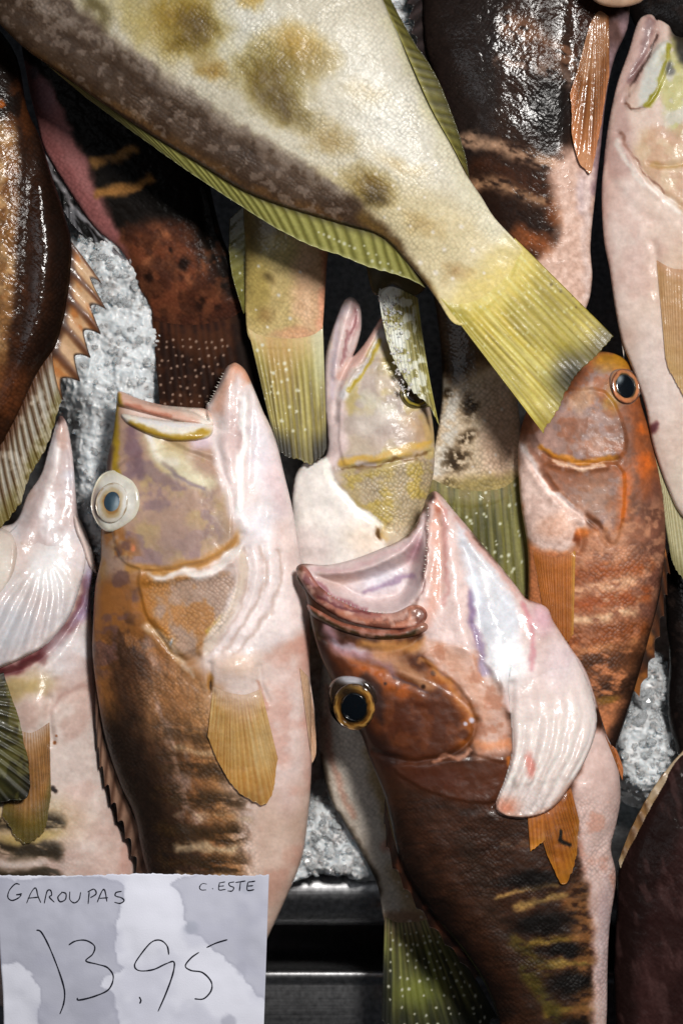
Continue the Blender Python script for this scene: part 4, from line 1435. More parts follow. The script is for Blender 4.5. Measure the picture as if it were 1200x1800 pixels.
# ================================================================ blotched tail between middle head and orange fish
def fish_blotched_tail():
    f = Fish('cream fish with dark blotches and dotted olive tail, left of the orange head', 0.030, (840, 780), seed=53)
    body = [(740, 400), (765, 540), (776, 640), (774, 720), (762, 790), (750, 862), (780, 884), (830, 892), (880, 880), (912, 850), (914, 800), (913, 740), (905, 680), (890, 600), (880, 420), (820, 330)]

    def pt(P):
        P.W(7, 22)
        P.fill((208, 186, 156))
        P.blob(880, 770, 40, 90, (220, 182, 152), 0.8)
        P.stroke([(778, 640), (790, 720), (775, 800), (755, 850)], 22, (214, 206, 192), 0.85, 0.9, m=P.m_noise(12, 0.45, 0.12, 3))
        P.poly([(740, 400), (900, 400), (900, 600), (840, 650), (772, 655)], (82, 60, 36), 0.92, 18)  # dark brown shading of the upper part painted into the skin
        dk = P.m_noise(7, 0.42, 0.12, 9)
        for x, y, rx, ry, a in ((826, 716, 22, 24, 0), (818, 768, 24, 14, -20), (800, 808, 32, 22, -15), (792, 852, 20, 12, 30), (768, 858, 14, 8, 0), (790, 640, 30, 20, 0), (784, 690, 10, 12, 0)):
            P.blob(x, y, rx, ry, (66, 48, 26), 0.95, a, 0.7, m=dk)
        P.blob(860, 690, 30, 24, (206, 182, 160), 0.6)
        P.poly([(740, 870), (780, 845), (915, 835), (920, 900), (750, 910)], (140, 124, 60), 0.7, 14)
        P.dots([(800, 700), (850, 740), (880, 720), (830, 820), (860, 830), (800, 760), (870, 800)], 2.5, (230, 222, 212), 0.8)
        P.scl[:] = 0.8
        P.shade(10, 0.12)
    f.shape('body', [(body, 0.45, 0)], lambda R: (R.noise(20, 0.8), R.taper((835, 690), (838, 876), 0.03)), pt, M_SCALED, power=0.8)
    rnd = np.random.RandomState(18)
    def ptl(P):
        P.W(4, 18)
        P.fill((116, 110, 40))
        P.mix(0.45 * P.ray ** 2, (78, 74, 22))
        P.mix((1 - sm(0.04, 0.28, P.v)) * 0.95, (134, 118, 58))
        P.streak((70, 70, 18), 0.6, 24, 0.55, 0.1, 2)
        P.streak((150, 146, 80), 0.5, 30, 0.6, 0.1, 5)
        P.mix(sm(0.8, 1, P.u) * 0.5, (150, 142, 70))
        P.dots([(rnd.uniform(770, 925), rnd.uniform(850, 1050)) for _ in range(62)], 2.8, (220, 220, 200), 0.85)
    f.fin('tail_fin', [(752, 820), (790, 840), (840, 848), (885, 840), (912, 815)], [(740, 1060), (800, 1090), (860, 1092), (910, 1078), (937, 1046)], 13, ptl, lift=(-1.5, -1), emerge=2.6, ridge=1.2, notch=0.02)


fish_blotched_tail()


# ================================================================ orange fish on the right
def fish_orange():
    f = Fish('bright orange grouper facing up with dark eye, right of centre under the yellow tail', 0.042, (1040, 930), seed=59)
    body = [(950, 680), (1000, 632), (1060, 618), (1103, 636), (1120, 678), (1126, 710), (1144, 767), (1160, 833), (1168, 900), (1168, 967), (1158, 1040), (1140, 1120), (1115, 1210), (1090, 1290), (1050, 1400),
            (1000, 1400), (960, 1300), (930, 1120), (928, 1000), (925, 950), (914, 880), (910, 790), (922, 730)]

    def rel(R):
        R.h *= 0.8
        R.dome(1098, 684, 34, 40, 6)
        R.step([(930, 740), (980, 690), (1060, 690), (1096, 760), (1084, 806), (1020, 812), (976, 808), (950, 790)], 7, 26)
        R.groove([(952, 796), (975, 810), (1020, 816), (1080, 808)], 6, 6)
        R.ridge([(968, 818), (1020, 824), (1060, 820)], 5, 4)
        R.step([(960, 815), (1080, 815), (1092, 880), (1084, 940), (1068, 952), (1020, 910), (985, 870), (960, 840)], 7, 26)
        R.groove([(916, 786), (940, 830), (975, 872), (1010, 900), (1040, 920), (1066, 954)], 6, 7)
        R.dome(975, 930, 40, 36, 10)
        R.groove([(1012, 925), (1018, 950), (1012, 968)], 7, 9)
        R.ridge([(920, 800), (945, 850), (980, 890)], 8, 4)
        R.noise(34, 0.8)
        R.noise(10, 0.3)

    def pt(P):
        P.W(9, 30)
        P.fill((196, 128, 84))
        P.poly([(900, 700), (1000, 620), (1120, 620), (1180, 850), (1140, 900), (1072, 960), (1000, 900), (930, 820)], (148, 94, 64), 1, 12)
        P.noise((164, 134, 126), 30, 0.51, 0.07, 0.8, m=P.m_poly([(920, 760), (1000, 650), (1070, 660), (1090, 800), (1070, 930), (980, 850)], 16), seed=3)
        P.noise((168, 94, 42), 34, 0.56, 0.08, 0.7, seed=6, m=P.m_poly([(1000, 620), (1120, 620), (1168, 860), (1080, 950), (990, 800)], 16))
        P.noise((150, 124, 122), 16, 0.62, 0.05, 0.7, m=P.m_poly([(960, 660), (1080, 660), (1090, 940), (1000, 880)], 16), seed=8)
        P.blob(1046, 780, 26, 22, (178, 140, 124), 0.75, 0, 0.9)
        P.blob(1020, 700, 34, 20, (196, 152, 112), 0.7, -30)
        P.blob(1075, 640, 40, 18, (176, 128, 22), 0.85, -10)
        P.blob(1072, 700, 16, 30, (176, 130, 30), 0.7, 0)
        P.stroke([(1112, 720), (1135, 790), (1150, 860)], 15, (150, 84, 44), 0.7, 1)
        P.stroke([(1120, 760), (1132, 820), (1138, 870)], 14, (206, 104, 24), 0.8, 0.9)
        P.stroke([(950, 790), (976, 806), (1020, 810), (1080, 804)], 6, (206, 138, 40), 0.85, 0.8)
        P.stroke([(970, 815), (1010, 822), (1056, 816)], 4, (234, 196, 166), 0.9, 0.9)
        P.blob(1038, 870, 40, 40, (164, 124, 100), 0.7, 30, 0.9)
        P.stroke([(1092, 830), (1096, 900), (1080, 950)], 14, (206, 110, 32), 0.85, 0.9)
        P.stroke([(1020, 905), (1048, 922), (1068, 950)], 5, (108, 64, 40), 0.7, 0.9)
        P.poly([(905, 770), (920, 780), (948, 830), (990, 880), (1030, 906), (1020, 950), (1000, 968), (930, 960), (910, 880)], (228, 192, 178), 0.97, 7)
        P.stroke([(912, 782), (935, 826), (968, 866), (1005, 896)], 4, (242, 220, 212), 0.9, 0.9)
        P.stroke([(926, 794), (950, 826), (975, 860)], 4, (160, 112, 92), 0.7, 0.9)
        P.blob(975, 925, 40, 26, (226, 176, 150), 0.8)
        P.blob(1016, 946, 8, 18, (128, 52, 12), 0.95)
        P.blob(1026, 936, 14, 14, (214, 120, 44), 0.8)
        # flank
        P.poly([(1010, 960), (1080, 930), (1172, 870), (1180, 1000), (1140, 1110), (1090, 1120), (1000, 1110)], (162, 106, 76), 0.95, 18)
        P.stroke([(1150, 860), (1160, 960), (1140, 1070)], 34, (116, 74, 60), 0.85, 1)  # shadow of the right side painted into the flank
        P.noise((104, 66, 48), 30, 0.56, 0.1, 0.5, seed=31, m=P.m_poly([(1080, 760), (1150, 760), (1172, 900), (1140, 1060), (1090, 950)], 20))
        P.noise((214, 160, 124), 14, 0.55, 0.1, 0.5, seed=12, m=P.m_poly([(1010, 950), (1160, 880), (1160, 1050), (1000, 1100)], 16))
        P.W(6, 22)
        for y, c, w in ((1010, (160, 88, 42), 16), (1060, (160, 82, 34), 16), (1118, (140, 76, 32), 18), (1165, (90, 52, 26), 30), (1215, (64, 36, 18), 26)):
            P.stroke([(980, y + 6), (1050, y - 4), (1130, y - 14)], w, c, 0.9, 0.9, m=P.m_noise(9, 0.38, 0.14, 5, 0, 2))
        for y, c in ((1036, (220, 170, 132)), (1088, (226, 186, 146)), (1142, (190, 130, 84))):
            P.stroke([(990, y + 4), (1050, y - 4), (1110, y - 12)], 10, c, 0.85, 1, m=P.m_noise(9, 0.4, 0.14, 7, 0, 2))
        P.poly([(1168, 1000), (1150, 1080), (1110, 1180), (1060, 1300), (960, 1320), (1000, 1450), (1200, 1400), (1220, 1000)], (34, 20, 14), 0.93, 16)
        P.blob(1062, 1226, 24, 8, (150, 110, 40), 0.8, -10)
        P.scl += 0.75 * sm(930, 990, P.y)
        P.shade(9, 0.14, 4)
        P.wet[:] = 0.10
        P.wet += 0.5 * P.m_stroke([(1105, 720), (1130, 820), (1120, 900)], 24, 1)
    f.shape('body', [(body, 0.46, 0)], rel, pt, M_SCALED, power=0.95)
    f.eye(1096, 680, 27, 34, -14, float(f.surf(np.array([1096.0]), np.array([680.0]))[0]) - 5, 10, (176, 120, 70),
          [(70, 66, 40), (0.66, 0.78, (206, 136, 92)), (0.92, 1.0, (120, 76, 60))], pupil_r=0.62, iris_r=0.9, rimcol=(150, 128, 120), haze=(-10, -9, (176, 184, 188)))
    def pf(P):
        P.W(3, 20)
        P.fill((196, 122, 52)); P.mix((1 - sm(0, 0.25, P.v)) * 0.8, (206, 136, 92)); P.mix(0.5 * P.ray ** 2, (156, 88, 34)); P.mix(sm(0.85, 1, P.u) * 0.7, (206, 160, 62))
        P.shade(30, 0.12)
    f.fin('pectoral_fin', [(932, 958), (970, 970), (1008, 956)], [(956, 1090), (985, 1140), (1004, 1120)], 16, pf, mat=M_FINTHIN, lift=(-1.5, 2), emerge=2.5, ridge=0.8, notch=0.02)
    def pd(P):
        P.fill((92, 52, 26)); P.mix(0.7 * (1 - P.ray), (40, 26, 20)); P.noise((176, 112, 52), 40, 0.55, 0.08, 0.8)
    f.fin('dorsal_fin', [(1168, 960), (1160, 1040), (1140, 1120), (1114, 1214)], [(1178, 1010), (1166, 1090), (1150, 1160), (1124, 1226)], 6, pd, lift=(-3, -10), on=False, spiny=True, notch=0.4)


fish_orange()


# ================================================================ pale fish on the right edge
def fish_right_pale():
    f = Fish('pale pink grouper with yellow-edged jaw pointing up, along the right edge', 0.050, (1200, 400), seed=61)
    body = [(1152, 36), (1140, 70), (1118, 120), (1090, 150), (1074, 192), (1066, 250), (1057, 325), (1060, 415), (1070, 470), (1080, 540), (1092, 600), (1111, 650), (1133, 713), (1147, 783), (1173, 860),
            (1200, 910), (1260, 960), (1400, 900), (1430, 400), (1380, 150), (1290, 60), (1196, 66), (1174, 44)]
    jaw = [(1118, 44), (1130, 28), (1148, 28), (1158, 60), (1150, 100), (1130, 150), (1124, 250), (1090, 300), (1062, 300), (1066, 235), (1076, 180), (1086, 140), (1103, 93)]

    def rel(R):
        R.h *= 0.62
        R.groove([(1152, 60), (1140, 100), (1120, 124), (1106, 160), (1096, 180)], 5, 6)
        R.step([(1096, 186), (1104, 150), (1124, 118), (1150, 90), (1166, 76), (1176, 84), (1170, 124), (1150, 172), (1130, 194), (1110, 196)], 8, 20)
        R.groove([(1084, 234), (1100, 262), (1124, 300), (1150, 336), (1200, 372)], 5, 5)
        R.ridge([(1090, 250), (1118, 306), (1150, 346)], 8, 3)
        R.groove([(1060, 290), (1080, 330), (1110, 370), (1160, 400)], 10, 3)
        R.groove([(1136, 290), (1170, 297), (1230, 282)], 5, 4)
        R.dome(1190, 430, 50, 40, 6)
        R.groove([(1144, 430), (1150, 470), (1152, 520)], 8, 5)
        R.noise(50, 2.0)
        R.noise(16, 0.6)

    def pt(P):
        P.W(8, 34)
        P.fill((222, 194, 178))
        P.blob(1090, 420, 40, 160, (226, 200, 190), 0.8)
        P.blob(1200, 560, 60, 130, (214, 176, 138), 0.8, 0, 0.9)
        P.poly([(1060, 300), (1080, 160), (1110, 60), (1150, 20), (1160, 60), (1130, 130), (1100, 200), (1110, 300)], (196, 164, 156), 0.9, 12)
        P.stroke([(1140, 40), (1128, 90), (1104, 140)], 8, (136, 104, 104), 0.8, 0.9)
        P.stroke([(1152, 60), (1136, 102), (1112, 140), (1100, 176)], 3, (70, 46, 40), 0.85, 0.8)
        P.stroke([(1098, 190), (1110, 196), (1128, 194)], 2.5, (120, 82, 66), 0.8)
        P.poly([(1130, 120), (1160, 74), (1178, 80), (1172, 124), (1150, 176), (1120, 190)], (206, 206, 196), 0.95, 7)
        P.blob(1108, 170, 14, 22, (214, 184, 168), 0.8)
        P.stroke([(1172, 84), (1168, 120), (1156, 158), (1132, 190)], 5.5, (156, 148, 30), 0.97, 0.6)
        P.poly([(1170, 120), (1210, 60), (1330, 60), (1330, 260), (1180, 240), (1160, 190)], (196, 192, 172), 0.9, 10)
        P.noise((190, 184, 108), 26, 0.52, 0.08, 0.7, seed=3, m=P.m_poly([(1164, 80), (1260, 60), (1260, 260), (1170, 230)], 10))
        P.poly([(1176, 52), (1206, 66), (1240, 130), (1212, 130), (1186, 92)], (44, 40, 36), 0.9, 8)
        P.blob(1178, 122, 9, 12, (84, 84, 84), 0.7)
        P.poly([(1130, 230), (1180, 250), (1260, 260), (1260, 400), (1190, 370), (1140, 320), (1110, 270)], (206, 176, 140), 0.85, 12)
        P.noise((196, 156, 130), 30, 0.52, 0.08, 0.6, seed=9, m=P.m_poly([(1130, 230), (1260, 230), (1260, 380), (1150, 330)], 12))
        P.stroke([(1140, 292), (1170, 296), (1210, 286)], 4, (186, 150, 90), 0.6, 1)
        P.stroke([(1086, 236), (1104, 268), (1130, 308), (1160, 342)], 2.5, (156, 116, 100), 0.8, 0.9)
        P.stroke([(1082, 250), (1100, 290), (1130, 330), (1190, 372)], 6, (240, 224, 212), 0.8, 0.9)
        P.stroke([(1066, 290), (1062, 400), (1076, 500)], 8, (206, 170, 160), 0.6, 1)
        P.noise((206, 164, 152), 70, 0.6, 0.1, 0.4, seed=14)
        P.blob(1145, 756, 9, 12, (96, 40, 48), 0.95)
        P.blob(1160, 640, 50, 120, (230, 210, 204), 0.6)
        P.blob(1190, 860, 26, 60, (226, 206, 186), 0.7)
        P.shade(12, 0.06)
        P.wet[:] = 0.22
    f.shape('body', [(body, 0.42, 0), (jaw, 0.5, 3)], rel, pt, M_PALE, power=0.95)
    def pp(P):
        P.fill((206, 164, 116)); P.mix(0.35 * P.ray, (188, 142, 92)); P.mix((1 - sm(0, .2, P.v)) * 0.7, (214, 160, 128)); P.mix(sm(0.5, 1, P.v) * 0.6, (206, 172, 110))
    f.fin('pectoral_fin', [(1148, 446), (1180, 462), (1240, 460)], [(1166, 640), (1200, 704), (1270, 700)], 16, pp, mat=M_FINTHIN, lift=(-1.5, 3), emerge=2.5, notch=0.02, ridge=0.8)
    def pv(P):
        P.fill((222, 206, 192)); P.mix(sm(0.4, 0.8, P.u) * 0.7, (176, 150, 140)); P.mix(0.3 * P.ray, (196, 172, 152))
    f.fin('pelvic_fin', [(1066, 440), (1074, 452), (1082, 468)], [(1098, 640), (1094, 600), (1080, 540)], 5, pv, lift=(-2, -6), on=False, notch=0.03)
    def pa(P):
        P.fill((196, 186, 150)); P.mix(0.5 * P.ray, (140, 130, 84)); P.mix(sm(0.6, 1, P.v) * 0.6, (112, 104, 60))
    f.fin('anal_fin', [(1150, 800), (1172, 860), (1205, 916)], [(1176, 960), (1190, 1010), (1230, 1050)], 9, pa, lift=(-6, -16), on=False, notch=0.06)


fish_right_pale()


# ================================================================ dark fish top right
def fish_top_right():
    f = Fish('wet black-brown banded grouper with orange pectoral fin, top right beside the pale fish', 0.040, (920, 220), seed=67)
    body = [(1104, 40), (1082, 95), (1070, 140), (1061, 200), (1055, 260), (1047, 330), (1037, 430), (1040, 490), (1028, 545), (985, 600), (900, 570), (850, 430), (800, 300), (765, 150), (744, 60), (760, -60), (900, -200), (1050, -140), (1100, -40)]

    def rel(R):
        R.h *= 0.72
        R.groove([(1010, 0), (1000, 120), (1004, 240), (1020, 320)], 14, 4)
        R.dome(860, 160, 90, 130, 3)
        R.noise(60, 2.0)
        R.noise(24, 0.5)
        R.noise(9, 0.25)

    def pt(P):
        P.W(9, 26)
        P.fill((56, 36, 26))
        P.poly([(740, -100), (900, -100), (880, 40), (860, 260), (800, 280), (740, 100)], (40, 32, 30), 0.8, 18)
        n = P.m_noise(9, 0.38, 0.15, 4, 20, 2)
        P.stroke([(900, 50), (960, 90), (1000, 110)], 30, (142, 102, 76), 0.9, 0.9, m=n)
        P.stroke([(880, 110), (940, 120), (990, 150)], 12, (176, 148, 132), 0.8, 0.9, m=n)
        P.blob(940, 95, 40, 20, (84, 52, 34), 0.8, 10)
        P.blob(960, 200, 44, 70, (20, 14, 12), 0.95, 0, 0.7)
        P.stroke([(820, 250), (880, 262), (950, 290), (985, 300)], 14, (186, 150, 122), 0.85, 0.9, m=n)
        P.stroke([(830, 330), (890, 330), (960, 360)], 14, (180, 140, 106), 0.85, 0.9, m=n)
        P.stroke([(840, 290), (900, 312), (962, 338)], 18, (72, 42, 26), 0.95, 0.8, m=P.m_noise(7, 0.3, 0.15, 6))
        P.stroke([(850, 360), (900, 386), (962, 420)], 23, (46, 28, 20), 0.96, 0.8, m=P.m_noise(7, 0.28, 0.15, 6))
        P.stroke([(915, 420), (962, 440)], 20, (150, 88, 48), 0.9, 0.9)
        P.blob(970, 380, 18, 24, (140, 80, 40), 0.7)
        P.poly([(965, 300), (1010, 260), (1040, 260), (1070, 300), (1040, 600), (940, 600), (930, 470), (978, 430)], (222, 184, 166), 0.97, 14)
        P.poly([(1060, 60), (1100, 20), (1120, 60), (1080, 150), (1060, 330), (1034, 330), (1050, 200)], (156, 130, 134), 0.97, 9)
        P.blob(1025, 350, 16, 50, (196, 176, 180), 0.7)
        P.blob(1075, 60, 18, 30, (100, 72, 64), 0.8)
        P.poly([(1005, -100), (1040, -60), (1090, 10), (1060, 40), (1030, 60), (1005, 100)], (66, 34, 18), 0.9, 9)
        P.stroke([(1038, 300), (1026, 420), (1028, 520)], 8, (230, 200, 190), 0.7, 1)
        P.scl += 0.6 * (1 - P.m_poly([(965, 300), (1110, 0), (1110, 600), (940, 600)], 20))
        P.shade(9, 0.15)
        P.wet[:] = 0.12
        P.wet += 0.5 * P.m_poly([(790, -60), (900, -60), (940, 60), (930, 150), (950, 210), (880, 250), (800, 240), (770, 120)], 26) * (0.08 + 0.92 * P.m_noise(46, 0.50, 0.08, 3, 25, 1.6))
        P.wet += 0.7 * P.m_stroke([(1000, -60), (994, 100), (996, 230), (1004, 330)], 18, 1)
    f.shape('body', [(body, 0.42, 0)], rel, pt, M_DARK, power=0.75)
    def pf(P):
        P.W(4, 18)
        P.fill((156, 104, 62)); P.mix(0.6 * P.ray ** 2, (112, 66, 34)); P.mix(sm(0.6, 1, P.v) * 0.8, (214, 146, 100))
        P.mix((1 - sm(0, 0.3, P.v)) * 0.6, (120, 72, 40))
        P.noise((206, 164, 132), 30, 0.58, 0.08, 0.5, ang=95, stretch=4)
        P.wet[:] = 0.95
    f.fin('pectoral_fin', [(1032, 50), (1048, 26), (1066, 34)], [(998, 170), (1002, 258), (1031, 324), (1046, 270), (1068, 140)], 9, pf, mat=M_DARK, lift=(4, 9), ridge=2.4, notch=0.05, bow=-0.02)
    def pd(P):
        P.fill((44, 36, 36)); P.mix(0.6 * P.ray, (92, 80, 80)); P.wet[:] = 0.9
    f.fin('dorsal_fin', [(752, -60), (748, 40), (770, 140)], [(712, -20), (722, 60), (752, 130)], 6, pd, mat=M_DARK, lift=(0, -8), on=False, spiny=True, notch=0.3, ridge=3)


fish_top_right()


# ================================================================ bits of other fish at the frame's edge, and two added dark bodies
def fish_edge_bits():
    f = Fish('tan fish snout poking in at the very top edge, above the orange pectoral fin', 0.085, (1080, -60), seed=71)
    def pt(P):
        P.fill((196, 160, 132)); P.blob(1080, -10, 60, 20, (216, 182, 154), 0.8); P.shade(20, 0.1)
    f.shape('body', [([(1022, -40), (1034, -10), (1050, 6), (1080, 13), (1112, 9), (1134, -6), (1150, -60), (1240, -200), (1240, -330), (1080, -400), (960, -300)], 0.5, 0)], None, pt, M_PALE)

    f = Fish('nearly black fish in the upper right corner behind the pale fish', 0.020, (1220, 20), seed=73)  # dark body added so that the corner reads as black shade
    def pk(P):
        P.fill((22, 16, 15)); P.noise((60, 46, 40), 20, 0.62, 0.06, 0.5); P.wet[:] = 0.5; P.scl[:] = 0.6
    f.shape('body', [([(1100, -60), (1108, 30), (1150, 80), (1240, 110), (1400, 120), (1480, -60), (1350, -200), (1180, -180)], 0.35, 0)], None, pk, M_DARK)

    f = Fish('black-backed fish in deep shade at the right edge, beside the ice', 0.016, (1260, 1200), seed=79)  # dark body added to fill the shadowed gap
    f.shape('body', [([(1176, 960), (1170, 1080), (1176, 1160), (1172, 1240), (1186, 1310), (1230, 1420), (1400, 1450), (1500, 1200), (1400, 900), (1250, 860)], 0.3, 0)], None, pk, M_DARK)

    f = Fish('dark maroon fish with bronze fin edge in the lower right corner', 0.038, (1180, 1600), seed=83)
    def pn(P):
        P.W(8, 26)
        P.fill((56, 33, 31))
        P.noise((84, 54, 52), 60, 0.55, 0.16, 0.6, ang=75, stretch=2.2, seed=3)
        P.poly([(1070, 1560), (1110, 1480), (1200, 1340), (1240, 1360), (1160, 1520), (1120, 1650), (1110, 1800), (1060, 1850)], (38, 22, 20), 0.85, 16)
        P.noise((110, 82, 80), 14, 0.6, 0.12, 0.4, ang=75, stretch=3)
        P.scl[:] = 0.5
        P.wet[:] = 0.12
    def rn(R):
        R.h *= 0.75
        R.noise(40, 2); R.noise(10, 0.8)
    f.shape('body', [([(1210, 1320), (1158, 1388), (1118, 1462), (1088, 1525), (1084, 1580), (1078, 1700), (1082, 1820), (1100, 2000), (1250, 2050), (1420, 1900), (1450, 1600), (1350, 1350)], 0.34, 0)], rn, pn, M_DARK, power=0.85)
    def pf(P):
        P.W(3, 14)
        P.fill((150, 112, 66)); P.mix(0.5 * P.ray, (84, 54, 30)); P.noise((196, 176, 150), 30, 0.55, 0.06, 0.8, ang=-52, stretch=4)
    f.fin('dorsal_fin', [(1212, 1322), (1162, 1388), (1122, 1462), (1090, 1530)], [(1204, 1312), (1150, 1378), (1108, 1454), (1086, 1512)], 8, pf, lift=(6, 4), on=False, notch=0.12, ridge=2)


fish_edge_bits()


# ================================================================ slim fish under the gaping one, tail at the bottom
def fish_bottom_tail():
    f = Fish('pale slim fish with white-dotted green tail at the bottom, under the gaping fish', 0.020, (680, 1480), seed=89)
    body = [(600, 1050), (568, 1160), (559, 1250), (562, 1330), (577, 1400), (603, 1445), (640, 1510), (664, 1560), (680, 1632), (720, 1648), (770, 1628), (752, 1590), (722, 1530), (715, 1440), (725, 1340), (740, 1200), (700, 1060)]

    def rel(R):
        R.h *= 0.85
        R.noise(30, 1.2)
        R.taper((690, 1490), (722, 1628), 0.03)

    def pt(P):
        P.W(6, 24)
        P.fill((214, 198, 180))
        P.stroke([(600, 1250), (625, 1360), (665, 1470), (700, 1560)], 26, (226, 214, 198), 0.8, 1)
        P.stroke([(648, 1320), (672, 1400), (690, 1470)], 14, (176, 148, 100), 0.7, 1)
        P.stroke([(575, 1210), (580, 1330), (620, 1430)], 8, (206, 150, 130), 0.6, 1)
        P.stroke([(554, 1330), (574, 1408), (604, 1455), (640, 1518), (664, 1566)], 12, (48, 38, 28), 0.92, 0.8)  # shading of the left edge painted as a dark rim
        P.blob(684, 1485, 16, 14, (196, 140, 122), 0.7)
        P.stroke([(700, 1530), (725, 1580), (750, 1615)], 26, (170, 142, 104), 0.8, 1)
        P.blob(712, 1612, 46, 16, (150, 112, 84), 0.7)
        P.dots([(700, 1550), (715, 1575), (735, 1590), (700, 1600), (740, 1612), (720, 1620), (690, 1590)], 3, (226, 212, 196), 0.8)
        P.scl[:] = 0.5
        P.shade(8, 0.08)
    f.shape('body', [(body, 0.42, 0)], rel, pt, M_SCALED, power=0.85)
    rnd = np.random.RandomState(21)
    def ptl(P):
        P.W(5, 18)
        P.fill((112, 110, 60))
        P.mix((1 - sm(0.05, 0.35, P.v)) * 0.95, (166, 140, 104))
        P.streak((40, 44, 18), 0.7, 24, 0.54, 0.1, 2, sm(.2, .5, P.v))
        P.streak((170, 172, 96), 0.5, 30, 0.6, 0.1, 5)
        P.mix(0.5 * P.ray ** 2, (56, 58, 24))
        P.blob(735, 1745, 46, 40, (140, 146, 62), 0.8, -20, 0.9)
        P.mix(sm(0.62, 1, P.v) * 0.88 * (0.5 + 0.5 * sm(.1, .3, abs(P.u - 0.42))), (22, 26, 12))
        P.mix((1 - sm(0.0, 0.22, P.u)) * sm(.3, .6, P.v) * 0.9, (20, 22, 12))
        P.mix(sm(0.86, 1, P.u) * 0.8, (24, 26, 14))
        ds = []
        for i in range(9):
            for j in range(11):
                uu, vv = (i + 0.5) / 9 + rnd.uniform(-.03, .03), (j + 0.6) / 11 + rnd.uniform(-.03, .03)
                x = (1 - vv) * (685 + 84 * uu) + vv * (672 + 206 * uu)
                ds.append((x, 1632 + vv * 175))
        P.dots([q for q in ds if rnd.rand() > 0.25], 2.5, (232, 228, 210), 0.85)
    f.fin('tail_fin', [(676, 1596), (700, 1608), (734, 1606), (762, 1592)], [(670, 1800), (700, 1838), (760, 1812), (830, 1822), (882, 1802)], 14, ptl, lift=(-2, -2), emerge=4, ridge=1.4, notch=0.03, wave=3)


fish_bottom_tail()


